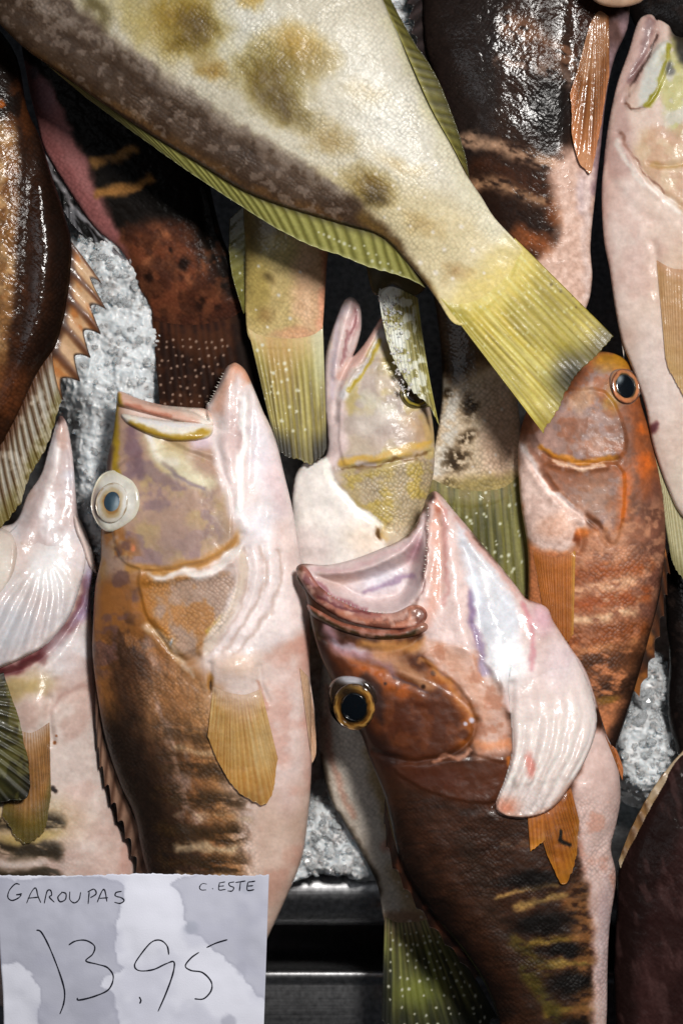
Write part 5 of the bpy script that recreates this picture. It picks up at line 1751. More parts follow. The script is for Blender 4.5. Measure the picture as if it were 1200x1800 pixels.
# ================================================================ the gaping fish
def fish_gaping():
    f = Fish('dark brown grouper with huge gaping mouth and gold-ringed eye', 0.076, (820, 1300), seed=97)
    body = [(521, 1004), (530, 991), (575, 993), (620, 983), (665, 966), (705, 948), (728, 925), (742, 895), (752, 880), (775, 880), (795, 900), (850, 965), (905, 1040),
            (958, 1066), (972, 1092), (1000, 1135), (1027, 1175), (1045, 1225), (1065, 1290), (1083, 1335), (1090, 1400), (1082, 1450), (1073, 1490), (1081, 1530), (1080, 1565), (1071, 1625),
            (1067, 1700), (1065, 1800), (1050, 1960), (970, 2040), (910, 1920), (865, 1760), (820, 1680), (775, 1625), (745, 1585), (706, 1520), (688, 1450), (676, 1400), (650, 1335), (634, 1290), (606, 1250), (582, 1195),
            (562, 1150), (548, 1100), (537, 1045), (523, 1022)]
    jaw = [(744, 905), (747, 880), (756, 866), (770, 866), (795, 895), (850, 960), (920, 1048), (940, 1090), (910, 1150), (840, 1150), (790, 1120), (752, 1070), (738, 1040), (748, 990), (750, 940)]
    hole = [(552, 1008), (600, 1004), (650, 992), (690, 976), (722, 952), (742, 920), (747, 950), (744, 1000), (732, 1044), (712, 1066), (680, 1076), (640, 1072), (600, 1056), (566, 1032)]

    def rel(R):
        R.h *= 0.82
        # the open mouth: a real hollow
        Lh = smooth_line(hole, 4, True)
        d = -seg_dist(Lh, R.x, R.y, True)
        dep = sm(-2, 26, d)
        R.h = R.h * (1 - dep) + dep * (-6 + 3 * np.sin(R.X / 17.0) * 0.4)
        R.ridge([(600, 1030), (660, 1030), (720, 1000)], 12, 4)
        R.ridge([(560, 1010), (640, 1000), (710, 965), (740, 918)], 5, 3)
        R.ridge([(754, 880), (753, 950), (744, 1010), (734, 1046)], 7, 5)
        # lower jaw and throat
        R.ridge([(765, 875), (790, 960), (800, 1060), (815, 1130)], 16, 6)
        R.groove([(768, 900), (776, 980), (772, 1050)], 6, 4)
        R.ridge([(800, 930), (850, 990), (905, 1060), (950, 1110)], 12, 4)
        R.groove([(812, 960), (834, 1040), (842, 1110), (852, 1180)], 12, 9)
        R.groove([(826, 1095), (838, 1150), (856, 1186)], 7, 8)
        R.dome(890, 1160, 60, 60, 6)
        R.dome(950, 1085, 26, 30, 5)
        # face
        R.dome(616, 1235, 56, 56, 8)
        R.groove([(560, 1118), (620, 1140), (690, 1142), (745, 1116)], 8, 7)
        R.groove([(580, 1130), (630, 1160), (680, 1180), (720, 1200), (745, 1212)], 8, 5)
        R.step([(640, 1290), (660, 1180), (740, 1190), (810, 1230), (832, 1270), (815, 1300), (770, 1325), (700, 1332)], 2.2, 40)
        R.groove([(655, 1320), (720, 1334), (780, 1326), (822, 1296), (836, 1262)], 6, 6)
        R.step([(740, 1150), (800, 1130), (870, 1180), (892, 1260), (893, 1330), (850, 1326), (820, 1310), (834, 1262), (800, 1200)], 6, 22)
        R.groove([(895, 1200), (893, 1270), (893, 1340), (880, 1390), (862, 1412)], 7, 9)
        R.step([(690, 1345), (780, 1330), (892, 1330), (896, 1360), (870, 1405), (800, 1400), (740, 1380)], 4, 28)
        R.groove([(800, 1408), (830, 1420), (866, 1418)], 9, 1.5)
        R.groove([(1000, 1385), (1004, 1430), (1010, 1460)], 8, 6)
        R.ridge([(740, 1440), (830, 1600), (930, 1760)], 26, 3)
        R.dome(1050, 1400, 36, 80, 6)
        R.groove([(1088, 1440), (1060, 1470), (1040, 1500)], 12, 4)
        R.noise(46, 2.2)
        R.noise(15, 0.9)

    def pt(P):
        P.W(10, 34)
        P.fill((74, 42, 26))
        # flank
        P.poly([(676, 1380), (760, 1380), (880, 1420), (1000, 1400), (1030, 1560), (1030, 1800), (900, 2000), (760, 1640)], (70, 43, 28), 0.95, 22)
        P.blob(780, 1450, 90, 70, (72, 44, 30), 0.7)
        P.stroke([(820, 1480), (870, 1600), (940, 1740), (980, 1900)], 22, (70, 50, 38), 0.6, 1)
        P.stroke([(690, 1440), (730, 1540), (800, 1640), (880, 1770)], 26, (36, 22, 16), 0.8, 1)
        P.blob(940, 1470, 40, 30, (84, 52, 36), 0.6)
        P.W(6, 20)
        n = P.m_noise(8, 0.36, 0.14, 4, -12, 3)
        for a, b, w, c in (((870, 1572), (975, 1548), 5, (166, 132, 80)), ((905, 1590), (990, 1566), 8, (176, 142, 84)), ((880, 1480), (930, 1476), 6, (112, 78, 52)), ((920, 1655), (1010, 1644), 8, (150, 122, 56)), ((945, 1695), (1034, 1684), 10, (160, 132, 66)), ((900, 1648), (960, 1700), 12, (96, 80, 34)), ((960, 1775), (1045, 1764), 12, (140, 116, 52)), ((920, 1700), (980, 1790), 14, (92, 80, 30))):
            P.stroke([a, ((a[0] + b[0]) / 2, (a[1] + b[1]) / 2 - 3), b], w, c, 0.92, 0.9, m=n)
        P.poly([(990, 1570), (1040, 1560), (1046, 1800), (1010, 1960), (950, 1900), (1000, 1760)], (150, 104, 60), 0.8, 14, m=P.m_noise(8, 0.4, 0.12, 9, 0, 2))
        for x, y, rx, ry in ((950, 1618, 60, 24), (985, 1664, 46, 13), (1000, 1724, 44, 26), (930, 1540, 60, 18), (1010, 1800, 36, 20)):
            P.blob(x, y, rx, ry, (20, 13, 10), 0.96, -4, 0.6)
        P.scl += 0.7 * sm(1360, 1440, P.y)
        P.shade(6, 0.3, 4, -8, 3.5, m=sm(1350, 1420, P.y))
        # belly
        P.W(8, 30)
        P.poly([(1000, 1390), (1030, 1290), (1075, 1290), (1110, 1400), (1090, 1560), (1075, 1800), (1060, 2000), (1036, 1900), (1040, 1700), (1030, 1560), (1012, 1470)], (226, 190, 180), 0.98, 9)
        P.noise((206, 146, 122), 36, 0.56, 0.08, 0.5, seed=6, m=P.m_poly([(1000, 1420), (1090, 1420), (1080, 1560), (1020, 1540)], 14))
        P.blob(1060, 1650, 14, 120, (206, 180, 184), 0.6)
        # face
        P.W(9, 26)
        P.poly([(540, 1090), (600, 1130), (740, 1120), (800, 1200), (838, 1262), (812, 1305), (740, 1335), (690, 1345), (640, 1300), (570, 1190)], (98, 52, 28), 1, 18)
        P.poly([(602, 1140), (640, 1150), (700, 1186), (742, 1216), (720, 1230), (660, 1200), (630, 1180)], (184, 100, 34), 0.9, 12)
        P.blob(720, 1262, 60, 44, (96, 48, 24), 0.85)
        P.noise((128, 72, 38), 22, 0.58, 0.1, 0.6, seed=9, m=P.m_poly([(640, 1180), (800, 1210), (830, 1270), (740, 1330), (660, 1300)], 12))
        P.stroke([(760, 1180), (800, 1220), (822, 1262), (808, 1296)], 17, (190, 112, 42), 0.75, 1.0)
        P.blob(808, 1284, 14, 10, (90, 44, 20), 0.8)
        P.stroke([(560, 1110), (575, 1170), (590, 1195)], 18, (58, 34, 28), 0.95, 0.9)
        P.stroke([(580, 1110), (605, 1140), (650, 1155), (690, 1175)], 14, (178, 140, 148), 0.9, 0.9)
        P.stroke([(590, 1126), (640, 1146)], 7, (206, 184, 196), 0.8, 0.9)
        P.stroke([(640, 1130), (700, 1140), (748, 1125)], 14, (206, 150, 90), 0.9, 0.9)
        P.stroke([(660, 1150), (710, 1170), (748, 1200)], 14, (200, 150, 112), 0.85, 0.9)
        P.stroke([(690, 1184), (730, 1204), (746, 1214)], 4, (106, 76, 78), 0.8, 0.9)
        P.dots([(676, 1199), (742, 1204), (760, 1180)], 5, (60, 36, 28), 0.85)
        P.stroke([(600, 1260), (650, 1300), (690, 1340)], 20, (48, 28, 24), 0.85, 1)
        P.stroke([(640, 1190), (664, 1220), (668, 1260)], 12, (60, 38, 34), 0.8, 0.9)
        # lighter gill plate
        P.poly([(742, 1120), (800, 1110), (850, 1160), (884, 1230), (894, 1280), (893, 1328), (840, 1324), (834, 1300), (842, 1258), (806, 1204), (760, 1170)], (222, 180, 162), 0.95, 14)
        P.stroke([(770, 1140), (820, 1190), (850, 1250)], 14, (216, 164, 136), 0.7, 1)
        P.stroke([(740, 1156), (786, 1200), (826, 1256)], 6, (206, 142, 80), 0.7, 1)
        P.noise((186, 126, 96), 22, 0.54, 0.08, 0.6, seed=11, m=P.m_poly([(750, 1130), (870, 1180), (890, 1320), (840, 1320), (800, 1210)], 10))
        P.stroke([(834, 1300), (860, 1308), (892, 1306)], 10, (222, 150, 104), 0.8, 0.9)
        P.dots([(815, 1268), (826, 1262)], 6, (206, 200, 226), 0.9)
        P.stroke([(760, 1334), (800, 1326), (822, 1312)], 5, (220, 166, 140), 0.9, 0.9)
        P.poly([(690, 1345), (780, 1334), (894, 1330), (897, 1362), (868, 1408), (800, 1400), (740, 1378)], (104, 56, 32), 0.9, 22)
        P.stroke([(893, 1332), (896, 1360), (880, 1390)], 6, (186, 112, 40), 0.9, 0.9)
        P.blob(760, 1365, 60, 20, (90, 46, 28), 0.7)
        # jaw, throat
        P.W(8, 28)
        P.poly([(742, 1000), (746, 880), (760, 860), (776, 866), (850, 958), (930, 1050), (962, 1064), (980, 1095), (1030, 1170), (1050, 1240), (960, 1260), (897, 1260), (880, 1210), (850, 1156), (790, 1130), (740, 1110), (728, 1060)], (230, 198, 192), 0.98, 7)
        P.stroke([(762, 872), (772, 960), (760, 1050), (750, 1090)], 14, (220, 164, 144), 0.8, 0.9)
        P.stroke([(745, 905), (750, 950), (744, 1010), (726, 1054)], 5, (84, 50, 46), 0.9, 0.7)
        P.blob(757, 872, 14, 10, (54, 36, 34), 0.9)
        P.blob(766, 892, 10, 14, (196, 128, 104), 0.8)
        P.stroke([(782, 900), (786, 980), (780, 1060)], 6, (206, 150, 144), 0.7, 1)
        P.poly([(806, 930), (830, 950), (880, 1020), (910, 1080), (900, 1160), (870, 1190), (846, 1130), (826, 1040)], (206, 210, 222), 0.95, 12)
        P.blob(850, 1010, 16, 60, (216, 214, 218), 0.6, -20)
        P.stroke([(826, 1040), (832, 1100), (850, 1180)], 9, (146, 126, 158), 0.9, 0.9)
        P.stroke([(826, 1010), (838, 1060)], 9, (226, 232, 244), 0.9, 1)
        P.blob(890, 1160, 46, 50, (246, 244, 248), 0.9, 0, 0.9)  # wet highlight on the throat painted close to white
        P.blob(952, 1086, 22, 30, (230, 176, 190), 0.85, -30, 0.9)
        P.stroke([(920, 1060), (935, 1110), (930, 1170)], 6, (212, 140, 150), 0.7, 1)
        P.blob(985, 1170, 40, 50, (232, 206, 210), 0.8)
        P.stroke([(800, 912), (850, 968), (905, 1044)], 6, (214, 170, 162), 0.8, 1)
        # mouth lining
        P.poly([(526, 996), (575, 988), (660, 962), (720, 935), (745, 890), (750, 960), (742, 1020), (725, 1062), (690, 1084), (640, 1080), (590, 1062), (550, 1030)], (216, 190, 188), 0.98, 6)
        P.blob(670, 1020, 50, 24, (212, 206, 220), 0.85, -16, 0.9)
        P.blob(600, 1015, 40, 14, (214, 180, 168), 0.8, -6, 0.9)
        P.blob(728, 965, 14, 30, (186, 142, 152), 0.8, 12, 0.9)
        P.stroke([(540, 1005), (600, 1002), (660, 984), (712, 955)], 6, (210, 172, 174), 0.7, 0.9)
        P.stroke([(640, 1040), (690, 1020), (730, 1010)], 5, (156, 130, 158), 0.7, 1)
        P.stroke([(556, 1024), (590, 1050), (640, 1070)], 5, (150, 92, 104), 0.7, 0.9)
        P.blob(530, 1005, 14, 12, (92, 70, 44), 0.9)
        P.stroke([(524, 1020), (545, 1080), (560, 1120)], 8, (76, 56, 34), 0.9, 0.9)
        P.shade(36, 0.08, 5)
        P.shade(9, 0.05, 6)
        P.wet[:] = 0.25
        P.wet += 0.7 * P.m_poly([(740, 870), (1000, 1100), (1050, 1300), (880, 1300)], 30)
    f.shape('body', [(body, 0.43, 0), (jaw, 0.5, 9)], rel, pt, M_PALE, power=0.95)

    # lips
    def rl(R):
        R.noise(12, 0.7)
        R.groove([(560, 1066), (610, 1088), (670, 1100), (730, 1090)], 4, 2)
    def pl(P):
        P.W(4, 18)
        P.fill((186, 126, 108))
        P.noise((150, 96, 92), 26, 0.5, 0.1, 0.6, seed=3)
        P.stroke([(524, 1004), (540, 1020), (560, 1040), (600, 1062)], 7, (150, 104, 110), 0.8, 0.9)
        P.stroke([(600, 1078), (660, 1096), (720, 1088)], 8, (206, 140, 112), 0.8, 0.9)
        P.blob(726, 1074, 14, 14, (212, 150, 120), 0.8)
        P.blob(524, 1004, 10, 12, (92, 76, 44), 0.9)
        P.noise((116, 70, 56), 20, 0.55, 0.08, 0.75)
        P.noise((222, 184, 170), 22, 0.6, 0.08, 0.6, seed=14)
        P.stroke([(560, 1046), (600, 1066), (650, 1078)], 3, (110, 50, 56), 0.7, 0.9)
        P.wet[:] = 0.3
    f.shape('upper_lip', [([(520, 1002), (530, 992), (544, 1004), (562, 1030), (596, 1054), (640, 1072), (688, 1076), (722, 1062), (742, 1066), (749, 1082), (735, 1098), (700, 1104), (650, 1100), (600, 1086), (556, 1058), (534, 1030)], 0.38, 0)], rl, pl, M_PALE, on=True, lift=2.5)
    def pm(P):
        P.W(4, 18)
        P.fill((150, 92, 72))
        P.stroke([(548, 1076), (600, 1106), (660, 1118), (716, 1114), (746, 1096)], 6, (66, 52, 26), 0.92, 0.8)
        P.noise((190, 140, 126), 24, 0.56, 0.08, 0.7)
        P.blob(704, 1098, 10, 8, (84, 40, 34), 0.8)
        P.wet[:] = 0.7
    f.shape('jaw_plate', [([(540, 1062), (560, 1072), (600, 1092), (650, 1103), (700, 1104), (738, 1092), (750, 1098), (745, 1108), (720, 1118), (665, 1122), (610, 1112), (565, 1092), (545, 1078)], 0.5, 0)], rl, pm, M_PALE, on=True, lift=4)

    f.teeth([(575, 1042), (600, 1056), (640, 1072), (680, 1077)], 16, 5, (0.1, -0.8, 0.4), 4, 6)
    f.teeth([(752, 890), (751, 930), (748, 970), (744, 1005)], 16, 4, (-0.8, 0.1, 0.2), 2, 8)
    f.eye(619, 1232, 43, 49, -8, float(f.surf(np.array([620.0]), np.array([1230.0]))[0]) - 7, 15, (60, 46, 36),
          [(30, 26, 18), (0.60, 0.74, (150, 100, 36)), (0.78, 0.86, (206, 160, 84)), (0.90, 0.98, (64, 44, 30))], pupil_r=0.50, iris_r=0.84, off=(3, 8), rimcol=(58, 46, 40), pupil_off=(0, 0), glint=(-3, -40, 26, 9, (196, 196, 206)), shade=(-14, -26, 26, 16))  # reflection on top of the eyeball painted as a pale patch

    # pleated gill membrane
    memb = [(902, 1150), (940, 1110), (980, 1108), (1022, 1178), (1046, 1252), (1034, 1312), (998, 1376), (966, 1416), (926, 1432), (882, 1429), (867, 1410), (884, 1362), (896, 1310), (892, 1240), (890, 1190)]
    def rm(R):
        for i in range(6):
            o = 25 * i
            R.groove([(910 + 5 * math.sin(i * 2.3) + 0.75 * o, 1168 - 5 * i), (918 + o, 1240), (914 + 0.9 * o, 1310), (892 + 0.85 * o, 1378 - 3 * i), (872 + .75 * o, 1420)], 5, 5)
            R.ridge([(902 + 0.75 * o, 1168 - 5 * i), (907 + o, 1240), (903 + 0.9 * o, 1310), (882 + 0.85 * o, 1374 - 3 * i)], 6, 3)
        R.noise(24, 1.0)
    def pmm(P):
        pt(P)
        P.W(6, 22)
        P.mix(sm(50, 170, np.hypot(P.x - 930, P.y - 1110)), (232, 212, 206))
        for i in range(6):
            o = 25 * i
            P.stroke([(908 + 0.9 * o, 1215), (911 + o, 1250), (907 + 0.9 * o, 1310), (887 + 0.85 * o, 1376)], 4, (242, 234, 226), 0.7, 1, m=sm(110, 240, np.hypot(P.x - 930, P.y - 1110)))
            P.stroke([(920 + 0.9 * o, 1215), (924 + o, 1250), (920 + 0.9 * o, 1310), (898 + 0.85 * o, 1380)], 5, (210, 186, 170), 0.4, 1, m=sm(130, 320, np.hypot(P.x - 930, P.y - 1110)))
        P.blob(886, 1412, 26, 22, (226, 150, 120), 0.9, 0, 0.9)
        P.blob(925, 1340, 10, 26, (218, 130, 116), 0.7)
        P.stroke([(880, 1425), (930, 1428), (968, 1412), (1000, 1372)], 6, (222, 176, 156), 0.8)
        P.wet[:] = 0.55
    f.shape('gill_membrane', [(memb, 0.16, 0)], rm, pmm, M_PALE, on=True, lift=lambda x, y: -0.8 + 10 * sm(40, 300, np.hypot(x - 930, y - 1110) + 40 * (fbm(x, y, 40, 2, 5) - .5)))

    def pf(P):
        P.W(3, 18)
        P.fill((190, 116, 38)); P.mix(0.5 * P.ray ** 2, (140, 76, 22)); P.mix(sm(0.6, 1, P.v) * 0.6, (206, 140, 34)); P.mix((1 - sm(0, .3, P.v)) * 0.5, (190, 112, 62))
        P.stroke([(981, 1456), (982, 1472), (996, 1480)], 4, (24, 18, 14), 0.95, 0.6)
        P.shade(24, 0.14)
    f.fin('pectoral_fin', [(930, 1412), (966, 1404), (998, 1376)], [(958, 1500), (985, 1552), (1006, 1520), (1014, 1440)], 13, pf, mat=M_FINTHIN, lift=(-1, 2), emerge=2.5, ridge=0.8, notch=0.05)
    f.fin('pectoral_fin', [(922, 1420), (936, 1422), (952, 1414)], [(928, 1492), (940, 1484), (954, 1470)], 4, pf, lift=(2, 4), notch=0.05)
    def pv(P):
        P.fill((190, 116, 58)); P.mix(0.4 * P.ray, (150, 86, 40))
    f.fin('pelvic_fin', [(1060, 1290), (1064, 1296), (1067, 1304)], [(1094, 1374), (1095, 1350), (1082, 1316)], 4, pv, lift=(0, 2), on=True, notch=0.02)
    def pd(P):
        P.fill((52, 32, 24)); P.noise((112, 66, 44), 34, 0.55, 0.08, 0.8); P.mix(0.5 * P.ray, (30, 20, 16))
    f.fin('dorsal_fin', [(676, 1400), (690, 1470), (708, 1520), (745, 1582), (790, 1640), (840, 1710)], [(674, 1450), (682, 1510), (708, 1562), (748, 1622), (790, 1672), (835, 1724)], 8, pd, lift=(2, -14), on=False, spiny=True, notch=0.35, ridge=2.5)


fish_gaping()


# ================================================================ the big diagonal fish on top of the heap
def fish_diagonal():
    f = Fish('large cream and olive fish with yellow tail, lying diagonally on top of the heap', 0.118, (500, 200), seed=101)
    body = [(-300, -220), (-110, -60), (-30, 12), (40, 82), (100, 124), (210, 202), (350, 288), (450, 346), (600, 394), (670, 416), (715, 462), (744, 494), (770, 530), (800, 570), (840, 560), (896, 500), (918, 446),
            (906, 424), (868, 382), (845, 345), (818, 305), (792, 255), (755, 190), (720, 112), (690, 40), (640, -60), (500, -250), (250, -400), (-60, -440), (-330, -400), (-380, -310)]

    def rel(R):
        R.h *= 0.78
        R.taper((690, 390), (850, 520), 0.03)
        R.groove([(-40, -20), (100, 60), (260, 170), (420, 260), (560, 340), (680, 420)], 22, 3)
        R.noise(60, 2.2)
        R.noise(18, 0.8)

    def pt(P):
        P.W(10, 40)
        P.fill((198, 190, 168))
        # pale flank with a cooler centre
        P.blob(680, 210, 70, 160, (208, 204, 190), 0.9, -28, 0.9)
        P.blob(420, 60, 80, 90, (206, 204, 190), 0.8, 0, 0.9)
        P.poly([(560, 300), (660, 330), (760, 330), (900, 440), (860, 560), (790, 560), (680, 420)], (206, 190, 146), 0.8, 30)
        P.stroke([(760, 200), (820, 320), (890, 420)], 26, (210, 202, 170), 0.8, 1)
        P.stroke([(690, 40), (730, 130), (780, 230)], 20, (200, 196, 150), 0.6, 1)
        # olive blotches
        P.W(14, 30)
        tex = P.m_noise(8, 0.40, 0.16, 3, 60, 1.6)
        for x, y, rx, ry, a, c, k in ((320, 40, 80, 74, 35, (150, 120, 18), .95), (345, 60, 40, 44, 35, (98, 76, 4), .9), (175, 20, 22, 44, -30, (96, 82, 34), .85), (230, 20, 30, 70, -30, (176, 160, 96), .7),
                                      (372, 130, 34, 24, 30, (150, 116, 36), .85), (528, 95, 62, 42, 20, (176, 142, 54), .9), (475, 140, 72, 58, 30, (112, 90, 8), .97), (500, 195, 60, 30, 30, (94, 72, 4), .92), (560, 120, 40, 34, 0, (150, 132, 80), .6),
                                      (445, 12, 24, 20, 0, (186, 154, 70), .85), (580, 250, 46, 26, 20, (146, 120, 60), .75), (640, 170, 50, 26, 10, (196, 176, 130), .5), (652, 328, 48, 30, 25, (108, 82, 10), .92), (660, 350, 26, 20, 20, (82, 64, 26), .8),
                                      (700, 290, 60, 18, 25, (190, 166, 114), .6), (740, 400, 40, 18, 30, (176, 150, 96), .6), (800, 480, 30, 16, 20, (164, 132, 84), .7), (870, 330, 10, 10, 0, (190, 170, 110), .4)):
            P.blob(x, y, rx, ry, c, k, a, 0.9, m=0.8 + 0.2 * tex)
        # dark back
        P.W(9, 24)
        P.poly([(-360, -300), (-100, -90), (60, -10), (130, 10), (210, 80), (320, 160), (420, 225), (520, 285), (610, 345), (700, 425), (760, 520), (740, 540), (560, 420), (340, 330), (60, 170), (-160, 20)], (84, 64, 48), 0.97, 13)
        P.noise((72, 52, 36), 40, 0.5, 0.12, 0.7, seed=4, m=P.m_poly([(-100, -60), (100, 20), (400, 230), (600, 350), (720, 470), (560, 400), (300, 260), (60, 100)], 16))
        P.stroke([(-60, -70), (70, 10), (190, 80), (300, 152), (420, 232), (530, 300), (600, 345)], 15, (146, 132, 120), 0.75, 1, m=P.m_noise(14, 0.42, 0.14, 7))
        P.stroke([(60, 100), (220, 205), (350, 282), (460, 345), (590, 388)], 11, (128, 92, 52), 0.7, 1)
        P.noise((150, 134, 124), 12, 0.62, 0.06, 0.5, seed=8, m=P.m_poly([(-100, -60), (100, 20), (400, 240), (600, 350), (560, 400), (300, 260), (60, 100)], 16))
        P.stroke([(640, 385), (700, 450), (760, 525)], 15, (126, 98, 48), 0.8, 1)
        # base of the tail
        P.poly([(780, 560), (800, 520), (850, 470), (905, 430), (950, 440), (900, 560), (820, 600)], (204, 184, 100), 0.85, 40)
        P.dots([(675, 385), (760, 410), (738, 463), (720, 400), (795, 490), (830, 440), (850, 480), (780, 440), (765, 480), (700, 370), (810, 400), (745, 350), (660, 310), (590, 310), (690, 330)], 4, (228, 218, 204), 0.7)
        P.scl[:] = 0.45
        P.scl += 0.35 * P.m_noise(70, 0.5, 0.14, 12)
        P.shade(60, 0.06, 5)
        P.scl *= 1 - 0.92 * P.m_poly([(740, 500), (800, 490), (850, 440), (890, 400), (960, 440), (900, 600), (790, 600)], 22)
        P.shade(6, 0.03, 6)
        P.wet[:] = 0.12
        P.wet += 0.2 * P.m_stroke([(700, 120), (790, 270), (860, 380)], 40, 1)
    f.shape('body', [(body, 0.30, 0)], rel, pt, M_SCALED, power=0.72, g=2.4)
    rnd = np.random.RandomState(31)
    def ptl(P):
        P.W(5, 22)
        P.fill((200, 178, 72))
        P.mix((1 - sm(0.05, 0.32, P.v)) * 0.95, (204, 186, 106))
        P.streak((136, 122, 34), 0.65, 26, 0.56, 0.1, 2, sm(.15, .45, P.v))
        P.streak((214, 204, 128), 0.6, 34, 0.58, 0.1, 5)
        P.mix(0.35 * P.ray ** 2 * sm(0.1, 0.4, P.v), (140, 126, 40))
        P.mix(0.5 * sm(.55, .9, 1 - P.ray) * sm(0.3, 0.6, P.v), (206, 196, 112))
        P.noise((150, 136, 44), 50, 0.56, 0.1, 0.5, ang=50, stretch=3)
        P.mix(sm(0.72, 0.98, P.v) * np.exp(-((P.u - 0.52) / 0.22) ** 2) * 0.95, (44, 46, 24))
        P.mix(sm(0.8, 1, P.v) * sm(0.55, 0.9, P.u) * 0.7, (60, 56, 24))
        P.mix(sm(0.86, 1, P.v) * (1 - sm(0.1, 0.3, P.u)) * 0.5, (130, 112, 20))
        ds = []
        for _ in range(95):
            uu, vv = rnd.rand(), rnd.rand() ** 1.2 * 0.8
            x0, y0 = 770 + 162 * uu, 530 - 84 * uu
            x1, y1 = 950 + 128 * uu, 756 - 170 * uu
            ds.append((x0 + (x1 - x0) * vv, y0 + (y1 - y0) * vv))
        P.dots(ds[:62], 2.5, (204, 202, 170), 0.55)
        P.dots([(1006, 520), (1022, 534), (1038, 548), (1012, 540), (985, 512), (968, 500)], 3, (110, 98, 30), 0.8)
        P.wet[:] = 0.12
    f.fin('tail_fin', [(752, 496), (782, 516), (830, 508), (878, 466), (904, 418)], [(955, 762), (978, 728), (996, 690), (1016, 656), (1046, 630), (1080, 592)], 18, ptl, lift=(-2, -12), emerge=3.4, ridge=0.6, notch=0.015, jag=0.007, bow=0.0, wave=4)
    def pd(P):
        P.W(4, 18)
        P.fill((150, 146, 74)); P.mix(0.55 * P.ray ** 2, (86, 84, 30)); P.mix(0.5 * (1 - P.ray), (176, 172, 110))
        P.mix((1 - sm(0.1, 0.4, P.u)) * 0.65, (104, 98, 62))
        P.mix((1 - sm(0, 0.25, P.v)) * 0.6, (72, 66, 26))
        P.dots([(640 + 7 * i, 432 + 5.2 * i + (i % 3) * 8) for i in range(11)] + [(560 + 9 * i, 408 + 4 * i) for i in range(8)], 3, (214, 212, 190), 0.7)
        P.mix(sm(0.85, 1, P.v) * 0.6, (190, 186, 136))
    f.fin('soft_dorsal_fin', [(80, 112), (150, 160), (250, 228), (350, 288), (450, 346), (600, 394), (670, 416), (720, 468)], [(150, 170), (240, 236), (330, 300), (420, 360), (520, 420), (650, 470), (722, 492), (748, 506)], 32, pd, lift=(3, -12), on=False, ridge=1.2, notch=0.05)
    def pa(P):
        P.W(4, 18)
        P.fill((112, 106, 50)); P.mix(0.6 * P.ray ** 2, (66, 62, 24)); P.mix((1 - sm(0, 0.3, P.v)) * 0.6, (176, 170, 100)); P.mix(sm(.6, 1, P.v) * 0.6, (70, 66, 30))
        P.wet[:] = 0.5
    f.fin('anal_fin', [(640, -60), (690, 40), (722, 112), (757, 190), (794, 256), (820, 306)], [(668, -40), (722, 62), (764, 126), (796, 200), (818, 270), (826, 322)], 19, pa, lift=(0, -12), on=False, ridge=1.3, notch=0.04)


fish_diagonal()


